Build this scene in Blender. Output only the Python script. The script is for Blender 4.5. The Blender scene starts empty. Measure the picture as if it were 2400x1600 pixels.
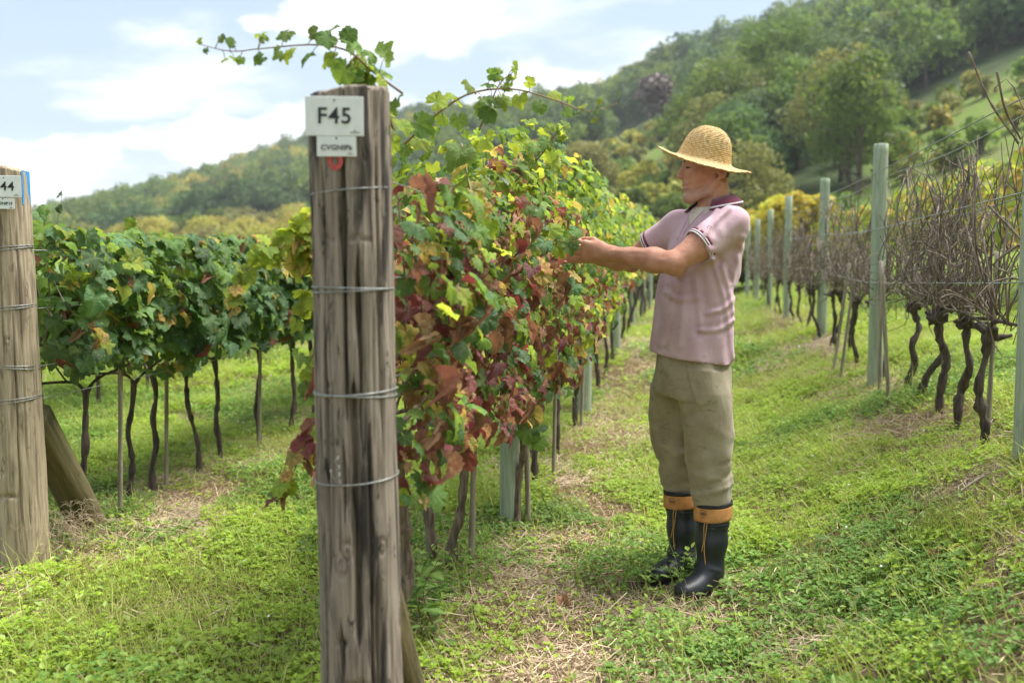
import bpy, bmesh, math, random
import numpy as np
from mathutils import Vector, Matrix, Euler

# ------------------------------------------------------------------ camera, sky, sun, exposure
SC = bpy.context.scene
COL = SC.collection
R = math.radians
CAMZ = 1.30
cam_d = bpy.data.cameras.new('camera')
cam = bpy.data.objects.new('camera', cam_d); COL.objects.link(cam)
cam.location = (0, 0, CAMZ)
cam.rotation_euler = (R(90 - 4.35), 0, 0)
cam_d.lens = 35; cam_d.sensor_width = 36
cam_d.clip_start = 0.1; cam_d.clip_end = 4000
cam_d.dof.use_dof = True
cam_d.dof.focus_distance = 3.88
cam_d.dof.aperture_fstop = 2.4
SC.camera = cam

SUN_EL, SUN_AZ = R(64), R(72)          # azimuth measured from +Y towards +X
world = bpy.data.worlds.new('World'); SC.world = world
world.use_nodes = True
SKY_STRENGTH = 0.15
SUN_STRENGTH = 3.0
sun_d = bpy.data.lights.new('sun', 'SUN'); sun_d.energy = SUN_STRENGTH; sun_d.angle = R(38); sun_d.color = (1.0, 0.965, 0.91)
sun = bpy.data.objects.new('sun', sun_d); COL.objects.link(sun)
sdir = Vector((math.sin(SUN_AZ) * math.cos(SUN_EL), math.cos(SUN_AZ) * math.cos(SUN_EL), math.sin(SUN_EL)))
sun.rotation_euler = (-sdir).to_track_quat('-Z', 'Y').to_euler()
SC.view_settings.view_transform = 'Standard'; SC.view_settings.look = 'None'
SC.view_settings.exposure = 1.56; SC.view_settings.gamma = 1.0
SC.view_settings.use_curve_mapping = False
SC.render.engine = 'CYCLES'
cy = SC.cycles
cy.max_bounces = 6; cy.diffuse_bounces = 3; cy.glossy_bounces = 2; cy.transmission_bounces = 3; cy.transparent_max_bounces = 6
cy.volume_bounces = 0
cy.caustics_reflective = False; cy.caustics_refractive = False
cy.use_denoising = True
cy.sample_clamp_indirect = 4.0

# ------------------------------------------------------------------ node helpers
def nd(nt, typ, ins=None, **props):
    n = nt.nodes.new(typ)
    for k, v in props.items():
        setattr(n, k, v)
    for k, v in (ins or {}).items():
        s = n.inputs[k]
        if isinstance(v, bpy.types.NodeSocket):
            nt.links.new(v, s)
        else:
            s.default_value = v
    return n

def c4(c):
    return (c[0], c[1], c[2], 1.0)

def mixc(nt, fac, a, b, blend='MIX'):
    n = nt.nodes.new('ShaderNodeMix'); n.data_type = 'RGBA'; n.blend_type = blend
    for key, v in ((0, fac), (6, a), (7, b)):
        s = n.inputs[key]
        if isinstance(v, bpy.types.NodeSocket): nt.links.new(v, s)
        elif key == 0: s.default_value = v
        else: s.default_value = c4(v)
    return n.outputs[2]

def mth(nt, op, a, b=0.0, c=None, clamp=False):
    n = nt.nodes.new('ShaderNodeMath'); n.operation = op; n.use_clamp = clamp
    for i, v in enumerate((a, b) if c is None else (a, b, c)):
        if isinstance(v, bpy.types.NodeSocket): nt.links.new(v, n.inputs[i])
        else: n.inputs[i].default_value = v
    return n.outputs[0]

def ramp(nt, fac, stops, interp='LINEAR'):
    n = nt.nodes.new('ShaderNodeValToRGB'); cr = n.color_ramp; cr.interpolation = interp
    while len(cr.elements) < len(stops): cr.elements.new(0.5)
    for e, (p, c) in zip(cr.elements, stops):
        e.position = p
        e.color = c4(c) if hasattr(c, '__len__') else (c, c, c, 1)
    nt.links.new(fac, n.inputs[0])
    return n.outputs[0]

def sstep(nt, v, lo, hi):
    n = nd(nt, 'ShaderNodeMapRange', {0: v, 1: lo, 2: hi}, interpolation_type='SMOOTHSTEP')
    return n.outputs[0]

def noise(nt, vec, scale, detail=3.0, rough=0.5, dist=0.0):
    n = nd(nt, 'ShaderNodeTexNoise', {'Scale': scale, 'Detail': detail, 'Roughness': rough, 'Distortion': dist})
    if vec is not None: nt.links.new(vec, n.inputs['Vector'])
    return n.outputs[0]

def scaled(nt, vec, s, loc=(0, 0, 0), rot=(0, 0, 0)):
    return nd(nt, 'ShaderNodeMapping', {'Vector': vec, 'Scale': s, 'Location': loc, 'Rotation': rot}).outputs[0]

# ------------------------------------------------------------------ the sky: pale blue with broken cloud
def build_sky():
    nt = world.node_tree; nt.nodes.clear()
    sky = nd(nt, 'ShaderNodeTexSky', sky_type='NISHITA', sun_disc=False, sun_elevation=SUN_EL, sun_rotation=SUN_AZ,
             air_density=1.0, dust_density=1.6, ozone_density=1.2)
    tc = nd(nt, 'ShaderNodeTexCoord').outputs['Generated']
    sep = nd(nt, 'ShaderNodeSeparateXYZ', {0: tc})
    z = mth(nt, 'MAXIMUM', sep.outputs[2], 0.0)
    # high streaky layer: project the direction on a flat ceiling
    den = mth(nt, 'ADD', z, 0.22)
    px = mth(nt, 'DIVIDE', sep.outputs[0], den); py = mth(nt, 'DIVIDE', sep.outputs[1], den)
    flat = nd(nt, 'ShaderNodeCombineXYZ', {0: px, 1: py, 2: 0.0}).outputs[0]
    n1 = noise(nt, scaled(nt, flat, (1.15, 1.9, 1), (3.1, 0.4, 0), (0, 0, 0.35)), 1.3, 6.0, 0.55, 0.25)
    high = sstep(nt, n1, 0.46, 0.62)
    # low rounded cumulus: direction space, flattened
    n2 = noise(nt, scaled(nt, tc, (1.0, 1.0, 1.9), (0.37, 1.3, 0.55)), 3.7, 8.0, 0.52, 0.0)
    puff = sstep(nt, n2, 0.485, 0.53)
    low = sstep(nt, z, 0.62, 0.10)
    puff = mth(nt, 'MULTIPLY', puff, low)
    cov = mth(nt, 'MAXIMUM', mth(nt, 'MULTIPLY', high, 0.55), puff)
    cov = mth(nt, 'MAXIMUM', cov, mth(nt, 'MULTIPLY', sstep(nt, z, 0.14, 0.0), 0.6))
    # cloud body: bright, with soft grey undersides
    n3 = noise(nt, scaled(nt, tc, (1.0, 1.0, 2.2), (1.9, 0.2, 0.31)), 5.0, 4.0, 0.5)
    body = ramp(nt, n3, [(0.36, (2.55, 2.62, 2.8)), (0.60, (4.4, 4.4, 4.4))])
    blue = mixc(nt, 0.9, sky.outputs[0], (1.18, 1.56, 1.92))
    col = mixc(nt, cov, blue, body)
    bg = nd(nt, 'ShaderNodeBackground', {'Color': col, 'Strength': SKY_STRENGTH * 0.98})
    out = nd(nt, 'ShaderNodeOutputWorld'); nt.links.new(bg.outputs[0], out.inputs[0])
build_sky()

# ------------------------------------------------------------------ mesh + object helpers
def make_mesh(name, verts, faces, mats=(), midx=None, attrs=None, smooth=True, uvs=None):
    """verts (n,3); faces: list of int arrays (m,k); attrs: {name: (n,) float}"""
    verts = np.asarray(verts, dtype=np.float32)
    me = bpy.data.meshes.new(name)
    if not isinstance(faces, (list, tuple)): faces = [faces]
    faces = [np.asarray(f, dtype=np.int32) for f in faces if len(f)]
    me.vertices.add(len(verts)); me.vertices.foreach_set('co', verts.ravel())
    nl = sum(f.size for f in faces); nf = sum(len(f) for f in faces)
    me.loops.add(nl); me.polygons.add(nf)
    me.loops.foreach_set('vertex_index', np.concatenate([f.ravel() for f in faces]))
    tot = np.concatenate([np.full(len(f), f.shape[1], np.int32) for f in faces])
    st = np.concatenate([[0], np.cumsum(tot)[:-1]]).astype(np.int32)
    me.polygons.foreach_set('loop_start', st)
    me.polygons.foreach_set('loop_total', tot)
    if midx is not None: me.polygons.foreach_set('material_index', np.asarray(midx, np.int32))
    me.polygons.foreach_set('use_smooth', np.full(nf, bool(smooth)))
    for m in mats: me.materials.append(m)
    for k, a in (attrs or {}).items():
        at = me.attributes.new(k, 'FLOAT', 'POINT'); at.data.foreach_set('value', np.asarray(a, np.float32))
    me.update(calc_edges=True); me.validate()
    return me

class Geo:
    """collects pieces of one mesh"""
    def __init__(s): s.v = []; s.f3 = []; s.f4 = []; s.m3 = []; s.m4 = []; s.a = {}; s.n = 0
    def add(s, v, f, m=0, **attrs):
        v = np.asarray(v, np.float32); f = np.asarray(f, np.int32)
        s.v.append(v)
        (s.f3 if f.shape[1] == 3 else s.f4).append(f + s.n)
        (s.m3 if f.shape[1] == 3 else s.m4).append(np.full(len(f), m, np.int32))
        for k, x in attrs.items():
            s.a.setdefault(k, []).append(np.broadcast_to(np.asarray(x, np.float32), (len(v),)))
        s.n += len(v)
    def mesh(s, name, mats, smooth=True):
        fs, ms = [], []
        if s.f3: fs.append(np.concatenate(s.f3)); ms.append(np.concatenate(s.m3))
        if s.f4: fs.append(np.concatenate(s.f4)); ms.append(np.concatenate(s.m4))
        at = {k: np.concatenate(x) for k, x in s.a.items() if sum(map(len, x)) == s.n}
        return make_mesh(name, np.concatenate(s.v), fs, mats, np.concatenate(ms), at, smooth)

def obj(name, data, parent=None, loc=None, rot=None, scl=None):
    o = bpy.data.objects.new(name, data); COL.objects.link(o)
    if parent is not None: o.parent = parent
    if loc is not None: o.location = loc
    if rot is not None: o.rotation_euler = rot
    if scl is not None: o.scale = (scl, scl, scl) if not hasattr(scl, '__len__') else scl
    return o

def tag(o, label, cat=None, group=None, kind=None):
    o['label'] = label
    if cat: o['category'] = cat
    if group: o['group'] = group
    if kind: o['kind'] = kind
    return o

def tube(pts, rad, sides=6, cap=True):
    """swept tube: returns verts, quad faces"""
    P = np.asarray(pts, float); n = len(P)
    rad = np.broadcast_to(np.asarray(rad, float), (n,))
    T = np.gradient(P, axis=0); T /= np.linalg.norm(T, axis=1)[:, None] + 1e-9
    ref = np.array([0, 0, 1.0]) if abs(T[0][2]) < 0.9 else np.array([1.0, 0, 0])
    N = np.zeros_like(P); prev = ref
    for i in range(n):
        a = prev - T[i] * prev.dot(T[i]); l = np.linalg.norm(a)
        if l < 1e-6: a = np.cross(T[i], [0.3, 0.9, 0.1]); l = np.linalg.norm(a)
        N[i] = a / l; prev = N[i]
    B = np.cross(T, N)
    th = np.arange(sides) / sides * 2 * np.pi
    V = P[:, None, :] + rad[:, None, None] * (np.cos(th)[None, :, None] * N[:, None, :] + np.sin(th)[None, :, None] * B[:, None, :])
    V = V.reshape(-1, 3)
    i = np.arange(n - 1)[:, None] * sides; j = np.arange(sides)[None, :]; j2 = (j + 1) % sides
    F = np.stack([i + j, i + j2, i + sides + j2, i + sides + j], -1).reshape(-1, 4)
    if cap:
        V = np.vstack([V, P[:1], P[-1:]]); c0, c1 = n * sides, n * sides + 1
        j = np.arange(sides); j2 = (j + 1) % sides; e = (n - 1) * sides
        F = np.vstack([F, np.stack([np.full(sides, c0), j2, j, np.full(sides, c0)], -1)[:, [0, 1, 2, 2]],
                       np.stack([np.full(sides, c1), e + j, e + j2, e + j2], -1)])
        F3 = np.vstack([F[-2 * sides:-sides, :3], F[-sides:, :3]]); F = F[:-2 * sides]
        return V, F, F3
    return V, F, None

def add_tube(g, pts, rad, sides=6, m=0, cap=True, **attrs):
    V, F, F3 = tube(pts, rad, sides, cap)
    if F3 is None: g.add(V, F, m, **attrs)
    else:
        base = g.n
        g.add(V, F, m, **attrs)
        g.f3.append(F3.astype(np.int32) + base); g.m3.append(np.full(len(F3), m, np.int32))

def box(g, lo, hi, m=0, **attrs):
    lo = np.array(lo, float); hi = np.array(hi, float)
    V = np.array([[(lo, hi)[i][0], (lo, hi)[j][1], (lo, hi)[k][2]] for i in (0, 1) for j in (0, 1) for k in (0, 1)])
    F = np.array([[0, 1, 3, 2], [4, 6, 7, 5], [0, 4, 5, 1], [2, 3, 7, 6], [0, 2, 6, 4], [1, 5, 7, 3]])
    g.add(V, F, m, **attrs)

def spline(pts, n):
    """Catmull-Rom resample to n points"""
    P = np.asarray(pts, float)
    if len(P) < 3:
        t = np.linspace(0, 1, n)[:, None]; return P[0] * (1 - t) + P[-1] * t
    Q = np.vstack([2 * P[0] - P[1], P, 2 * P[-1] - P[-2]])
    t = np.linspace(0, len(P) - 1 - 1e-6, n); i = t.astype(int); u = (t - i)[:, None]
    a, b, c, d = Q[i], Q[i + 1], Q[i + 2], Q[i + 3]
    return 0.5 * (2 * b + (c - a) * u + (2 * a - 5 * b + 4 * c - d) * u ** 2 + (3 * b - a - 3 * c + d) * u ** 3)

# ------------------------------------------------------------------ numpy value noise
def _h(i, j, k, s):
    n = (i * 374761393 + j * 668265263 + k * 2147483647 * 7 + s * 974711) & 0xffffffff
    n = ((n ^ (n >> 13)) * 1274126177) & 0xffffffff
    n = (n ^ (n >> 16)) & 0xffff
    return n.astype(np.float32) / 65535.0
def vnoise(x, y, z=0.0, seed=0):
    x, y, z = np.broadcast_arrays(np.asarray(x, np.float64), np.asarray(y, np.float64), np.asarray(z, np.float64))
    i, j, k = (np.floor(a).astype(np.int64) for a in (x, y, z))
    f, g, h = x - i, y - j, z - k
    f, g, h = (a * a * (3 - 2 * a) for a in (f, g, h))
    r = 0
    for a in (0, 1):
        for b in (0, 1):
            for c in (0, 1):
                r = r + (f if a else 1 - f) * (g if b else 1 - g) * (h if c else 1 - h) * _h(i + a, j + b, k + c, seed)
    return r * 2 - 1
def fbm(x, y, z=0.0, seed=0, oct=4):
    r, a = 0, 1.0
    for o in range(oct):
        r = r + a * vnoise(np.asarray(x) * 2 ** o, np.asarray(y) * 2 ** o, np.asarray(z) * 2 ** o, seed + o * 17); a *= 0.5
    return r
def sm(a, b, x):
    t = np.clip((np.asarray(x, float) - a) / (b - a), 0, 1); return t * t * (3 - 2 * t)

# ------------------------------------------------------------------ vineyard frame: u across the rows, s along them
ROW_A = math.atan(0.177)
TX, TY = math.sin(ROW_A), math.cos(ROW_A)
P0 = (-0.362, 2.35)                      # foot of post F45
def us(x, y):
    dx, dy = np.asarray(x, float) - P0[0], np.asarray(y, float) - P0[1]
    return dx * TY - dy * TX, dx * TX + dy * TY
def xy(u, s):
    return P0[0] + u * TY + s * TX, P0[1] - u * TX + s * TY

HC = np.array([-1500, 0, 350, 700, 1000, 1300, 1600, 1900, 2352, 4000.])
HR = np.array([30, 45, 80, 130, 220, 350, 700.])
HT = np.array([[0.3, 0.3, 0.3, 0.3, 0.3, 0.4, 0.6, 1.2, 2.2, 2.6],
               [0.5, 0.5, 0.5, 0.5, 0.6, 1.0, 1.6, 2.8, 5.0, 6.0],
               [0.8, 1.0, 1.0, 1.5, 2.5, 5.5, 8.0, 10.5, 15., 17.],
               [1.5, 2.0, 3.0, 5.0, 9.0, 15., 22., 27., 33., 36.],
               [3.0, 4.5, 9.0, 17., 27., 33., 44., 49., 60., 64.],
               [7.0, 11., 22., 40., 50., 51., 60., 70., 86., 92.],
               [8.0, 12., 22., 40., 48., 50., 62., 75., 95., 99.]])
def hill(x, y):
    r = np.hypot(x, y); az = np.arctan2(x, np.maximum(y, 1e-3)); az = np.where(y < 0, np.sign(x) * 1.2, az)
    px = np.clip(1176 + 2287 * np.tan(np.clip(az, -0.9, 0.95)), HC[0], HC[-1])
    ci = np.clip(np.searchsorted(HC, px) - 1, 0, len(HC) - 2); cf = (px - HC[ci]) / (HC[ci + 1] - HC[ci]); cf = cf * cf * (3 - 2 * cf) * 0.5 + cf * 0.5
    rr = np.clip(r, HR[0], HR[-1] - 1e-3)
    ri = np.clip(np.searchsorted(HR, rr) - 1, 0, len(HR) - 2); rf = (rr - HR[ri]) / (HR[ri + 1] - HR[ri])
    a = HT[ri, ci] * (1 - cf) + HT[ri, ci + 1] * cf; b = HT[ri + 1, ci] * (1 - cf) + HT[ri + 1, ci + 1] * cf
    return (a * (1 - rf) + b * rf) + fbm(x / 40, y / 40, 0, 5, 3) * sm(60, 200, r) * 3.0
def ground_h(x, y):
    x = np.asarray(x, float); y = np.asarray(y, float)
    u, s = us(x, y)
    mid = 0.30 * sm(2, 14, s)
    right = 0.53 + 0.17 * np.clip(u - 2.2, 0, 5)
    near = mid + (right - mid) * sm(0.85, 2.6, u)
    near = near + 0.022 * fbm(x * 1.3, y * 1.3, 0, 3, 3) + 0.03 * np.exp(-((u + 0.1) / 0.35) ** 2) * sm(0.5, 2, s)
    r = np.hypot(x, y)
    w = sm(24, 42, r)
    return near * (1 - w) + hill(x, y) * w
def gz(x, y): return float(ground_h(np.array([x]), np.array([y]))[0])

# ------------------------------------------------------------------ materials
def mat(name):
    m = bpy.data.materials.new(name); m.use_nodes = True
    nt = m.node_tree; nt.nodes.clear()
    out = nd(nt, 'ShaderNodeOutputMaterial')
    return m, nt, out
def principled(nt, out, **ins):
    names = {'col': 'Base Color', 'rough': 'Roughness', 'metal': 'Metallic', 'normal': 'Normal', 'spec': 'Specular IOR Level',
             'sss': 'Subsurface Weight', 'sheen': 'Sheen Weight', 'coat': 'Coat Weight'}
    p = nt.nodes.new('ShaderNodeBsdfPrincipled')
    for k, v in ins.items():
        s = p.inputs[names[k]]
        if isinstance(v, bpy.types.NodeSocket): nt.links.new(v, s)
        elif k == 'col': s.default_value = c4(v)
        else: s.default_value = v
    nt.links.new(p.outputs[0], out.inputs[0])
    return p
def bump(nt, h, strength=0.4, dist=0.01):
    return nd(nt, 'ShaderNodeBump', {'Height': h, 'Strength': strength, 'Distance': dist}).outputs[0]
def ocoord(nt): return nd(nt, 'ShaderNodeTexCoord').outputs['Object']
def orand(nt): return nd(nt, 'ShaderNodeObjectInfo').outputs['Random']
def attr(nt, name): return nd(nt, 'ShaderNodeAttribute', attribute_name=name).outputs['Fac']
def rnd_all(nt):
    return mth(nt, 'FRACT', mth(nt, 'ADD', orand(nt), attr(nt, 'rnd')))

def simple_mat(name, a, b, scale=20, rough=0.7, stretch=(1, 1, 1), bmp=0.0, bdist=0.004, metal=0.0, vary=0.0, spec=0.5):
    m, nt, out = mat(name)
    v = scaled(nt, ocoord(nt), stretch)
    n = noise(nt, v, scale, 5, 0.6)
    c = mixc(nt, sstep(nt, n, 0.32, 0.68), a, b)
    if vary:
        hs = nd(nt, 'ShaderNodeHueSaturation', {'Color': c, 'Value': mth(nt, 'ADD', 1 - vary, mth(nt, 'MULTIPLY', rnd_all(nt), 2 * vary))})
        c = hs.outputs[0]
    kw = {}
    if bmp: kw['normal'] = bump(nt, n, bmp, bdist)
    principled(nt, out, col=c, rough=rough, metal=metal, spec=spec, **kw)
    return m

def leaf_mat(name, margin, vein, trans, tweight=0.38, spots=None, vlo=0.15, vhi=0.75, vary=0.35, rough=0.52, hue=0.02):
    """broad leaf: colour of the blade, colour along the veins, light passing through; optional dry spots"""
    m, nt, out = mat(name)
    v = attr(nt, 'vein'); r = rnd_all(nt)
    n = noise(nt, ocoord(nt), 9.0, 4, 0.6)
    f = sstep(nt, mth(nt, 'ADD', v, mth(nt, 'MULTIPLY', mth(nt, 'SUBTRACT', n, 0.5), 0.55)), vlo, vhi)
    c = mixc(nt, f, margin, vein)
    if spots is not None:
        n2 = noise(nt, ocoord(nt), 5.0, 5, 0.65)
        c = mixc(nt, sstep(nt, mth(nt, 'ADD', n2, mth(nt, 'MULTIPLY', mth(nt, 'SUBTRACT', r, 0.5), 0.25)), 0.55, 0.66), c, spots)
    val = mth(nt, 'ADD', 1 - vary, mth(nt, 'MULTIPLY', r, 2 * vary))
    r2 = mth(nt, 'FRACT', mth(nt, 'MULTIPLY', r, 7.31))
    hs = nd(nt, 'ShaderNodeHueSaturation', {'Color': c, 'Value': val, 'Hue': mth(nt, 'ADD', 0.5 - hue, mth(nt, 'MULTIPLY', r2, 2 * hue))})
    c = hs.outputs[0]
    p = nd(nt, 'ShaderNodeBsdfPrincipled', {'Base Color': c, 'Roughness': rough, 'Specular IOR Level': 0.35})
    nt.links.new(bump(nt, noise(nt, ocoord(nt), 14.0, 3), 0.35, 0.06), p.inputs['Normal'])
    tcol = mixc(nt, 0.55, c, trans)
    tcol = nd(nt, 'ShaderNodeHueSaturation', {'Color': tcol, 'Value': val}).outputs[0]
    t = nd(nt, 'ShaderNodeBsdfTranslucent', {'Color': tcol})
    mx = nd(nt, 'ShaderNodeMixShader', {0: tweight, 1: p.outputs[0], 2: t.outputs[0]})
    nt.links.new(mx.outputs[0], out.inputs[0])
    return m

LM = [
    leaf_mat('vine_leaf_green', (0.12, 0.22, 0.045), (0.18, 0.28, 0.08), (0.45, 0.60, 0.05), 0.46),
    leaf_mat('vine_leaf_dark', (0.080, 0.165, 0.060), (0.13, 0.22, 0.08), (0.30, 0.46, 0.06), 0.40, rough=0.36),
    leaf_mat('vine_leaf_lime', (0.30, 0.38, 0.045), (0.20, 0.32, 0.05), (0.75, 0.80, 0.06), 0.52),
    leaf_mat('vine_leaf_yellow', (0.54, 0.38, 0.11), (0.20, 0.27, 0.06), (0.8, 0.58, 0.12), 0.45, spots=(0.28, 0.12, 0.05), vlo=0.35, vhi=0.8),
    leaf_mat('vine_leaf_red', (0.255, 0.088, 0.068), (0.16, 0.14, 0.05), (0.45, 0.12, 0.07), 0.36, spots=(0.27, 0.14, 0.095), vlo=0.55, vhi=1.0, hue=0.025),
    leaf_mat('vine_leaf_dry', (0.36, 0.18, 0.105), (0.27, 0.13, 0.08), (0.5, 0.23, 0.09), 0.3, spots=(0.46, 0.33, 0.19), rough=0.6),
    leaf_mat('vine_leaf_wine', (0.20, 0.052, 0.056), (0.13, 0.07, 0.045), (0.42, 0.06, 0.05), 0.3, spots=(0.15, 0.07, 0.05), vlo=0.5, vhi=1.0),
]
GREEN, DARK, LIME, YELLOW, RED, DRY, WINE = range(7)

M_BARK = simple_mat('vine_bark', (0.030, 0.020, 0.015), (0.105, 0.075, 0.055), 55, 0.9, (1, 1, 0.16), 0.9, 0.006)
M_BARK_PALE = simple_mat('vine_bark_pale', (0.07, 0.048, 0.035), (0.23, 0.17, 0.125), 60, 0.9, (1, 1, 0.14), 0.9, 0.006)
M_CANE = simple_mat('cane_bark', (0.10, 0.074, 0.056), (0.25, 0.19, 0.15), 30, 0.75, (1, 1, 0.3), 0.3, vary=0.4)
M_SHOOT = simple_mat('green_shoot', (0.20, 0.09, 0.05), (0.26, 0.22, 0.08), 12, 0.6, vary=0.25)
M_STAKE = simple_mat('stake_wood', (0.17, 0.14, 0.10), (0.40, 0.34, 0.26), 40, 0.9, (1, 1, 0.07), 0.6, 0.004, vary=0.15)
M_WIRE = simple_mat('galvanised_wire', (0.22, 0.23, 0.23), (0.42, 0.43, 0.42), 60, 0.5, metal=0.6)
M_PLATE = simple_mat('white_plate', (0.66, 0.69, 0.69), (0.74, 0.76, 0.76), 25, 0.38)
M_INK = simple_mat('black_ink', (0.015, 0.016, 0.02), (0.022, 0.023, 0.028), 20, 0.6)
M_RED = simple_mat('red_paint', (0.42, 0.05, 0.05), (0.60, 0.09, 0.075), 60, 0.6)
M_BLUE = simple_mat('blue_paint', (0.03, 0.22, 0.52), (0.05, 0.30, 0.62), 30, 0.6)

def post_mat(name, pale, mid, dark, green, streak=0.5, sc=1.0):
    """weathered round timber: grain drawn out along the length, dark rain streaks, algae"""
    m, nt, out = mat(name)
    oc = ocoord(nt)
    ori = orand(nt)
    oc = nd(nt, 'ShaderNodeVectorMath', {0: oc, 1: nd(nt, 'ShaderNodeCombineXYZ', {0: mth(nt, 'MULTIPLY', ori, 31.0), 1: 0.0, 2: mth(nt, 'MULTIPLY', ori, 17.0)}).outputs[0]}, operation='ADD').outputs[0]
    g1 = noise(nt, scaled(nt, oc, (1, 1, 0.045)), 95 * sc, 6, 0.62, 0.4)
    g2 = noise(nt, scaled(nt, oc, (1, 1, 0.10)), 26 * sc, 5, 0.6, 0.6)
    g3 = noise(nt, scaled(nt, oc, (1, 1, 0.28)), 9 * sc, 4, 0.55)
    c = mixc(nt, sstep(nt, g1, 0.30, 0.66), mid, pale)
    c = mixc(nt, mth(nt, 'MULTIPLY', sstep(nt, g2, 0.50, 0.64), streak), c, dark)
    c = mixc(nt, mth(nt, 'MULTIPLY', sstep(nt, g3, 0.55, 0.75), 0.55), c, green)
    g4 = noise(nt, scaled(nt, oc, (1, 1, 0.30)), 34 * sc, 5, 0.65, 0.8)
    c = mixc(nt, mth(nt, 'MULTIPLY', sstep(nt, g4, 0.58, 0.68), streak), c, dark)
    g5 = noise(nt, scaled(nt, oc, (1, 1, 0.5)), 60 * sc, 4, 0.6)
    c = mixc(nt, mth(nt, 'MULTIPLY', sstep(nt, g5, 0.60, 0.72), 0.35), c, pale)
    fine = noise(nt, scaled(nt, oc, (1, 1, 0.05)), 240 * sc, 3, 0.6)
    h = mth(nt, 'ADD', mth(nt, 'MULTIPLY', fine, 0.5), mth(nt, 'ADD', g1, g2))
    principled(nt, out, col=c, rough=0.88, normal=bump(nt, h, 0.55, 0.006), spec=0.25)
    return m
M_POST = post_mat('grey_weathered_post', (0.325, 0.272, 0.220), (0.145, 0.117, 0.094), (0.028, 0.025, 0.024), (0.14, 0.14, 0.075), 0.9)
M_POST_TAN = post_mat('tan_weathered_post', (0.46, 0.375, 0.265), (0.30, 0.23, 0.155), (0.085, 0.062, 0.045), (0.16, 0.16, 0.09), 0.55)
M_POST_GREEN = post_mat('treated_post', (0.40, 0.45, 0.34), (0.28, 0.33, 0.24), (0.15, 0.16, 0.11), (0.26, 0.34, 0.22), 0.35)
M_POST_MOSS = post_mat('mossy_log', (0.17, 0.135, 0.07), (0.10, 0.09, 0.04), (0.035, 0.035, 0.018), (0.085, 0.12, 0.02), 0.6)

# ------------------------------------------------------------------ the ground
def soil_material():
    m, nt, out = mat('vineyard_soil')
    p = nd(nt, 'ShaderNodeTexCoord').outputs['Object']
    n1 = noise(nt, p, 3.0, 6, 0.6); n2 = noise(nt, p, 38.0, 5, 0.65); n3 = noise(nt, p, 0.55, 4, 0.5)
    soil = mixc(nt, sstep(nt, n2, 0.3, 0.7), (0.085, 0.055, 0.036), (0.23, 0.165, 0.105))
    green = mixc(nt, sstep(nt, n1, 0.35, 0.65), (0.085, 0.15, 0.020), (0.16, 0.22, 0.035))
    far = mixc(nt, sstep(nt, n3, 0.4, 0.62), green, (0.145, 0.165, 0.05))
    far = mixc(nt, attr(nt, 'wood'), far, mixc(nt, sstep(nt, n3, 0.4, 0.6), (0.030, 0.050, 0.016), (0.055, 0.075, 0.025)))
    c = mixc(nt, attr(nt, 'veg'), mixc(nt, mth(nt, 'MULTIPLY', sstep(nt, n1, 0.42, 0.6), 0.6), soil, green), far)
    principled(nt, out, col=c, rough=0.95, normal=bump(nt, n2, 0.7, 0.02), spec=0.15)
    return m
def frustum_px(x, y): return 1176 + 2287 * x / np.maximum(y, 0.01)
def build_ground():
    nr, na = 230, 400
    r = np.concatenate([[0.02], np.geomspace(0.5, 760, nr)])
    a = np.arange(na) / na * 2 * np.pi
    X = r[:, None] * np.sin(a)[None]; Y = r[:, None] * np.cos(a)[None]
    Z = ground_h(X, Y)
    V = np.stack([X, Y, Z], -1).reshape(-1, 3)
    n = len(r)
    i = np.arange(n - 1)[:, None] * na; j = np.arange(na)[None]; j2 = (j + 1) % na
    F = np.stack([i + j, i + na + j, i + na + j2, i + j2], -1).reshape(-1, 4)
    rr = np.hypot(V[:, 0], V[:, 1])
    pxg = frustum_px(V[:, 0], V[:, 1]); edge = np.where(pxg < 950, 150, np.where(pxg < 1600, 122, np.where(pxg < 1960, 50, 78)))
    wood = np.where(V[:, 1] > 0, np.clip((rr - edge) / 8.0, 0, 1), 0)
    me = make_mesh('ground', V, [F], [soil_material()], attrs={'veg': sm(9, 22, rr), 'wood': wood})
    o = obj('ground', me)
    tag(o, 'grassy vineyard ground rising to wooded hills', kind='structure')
build_ground()

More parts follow.
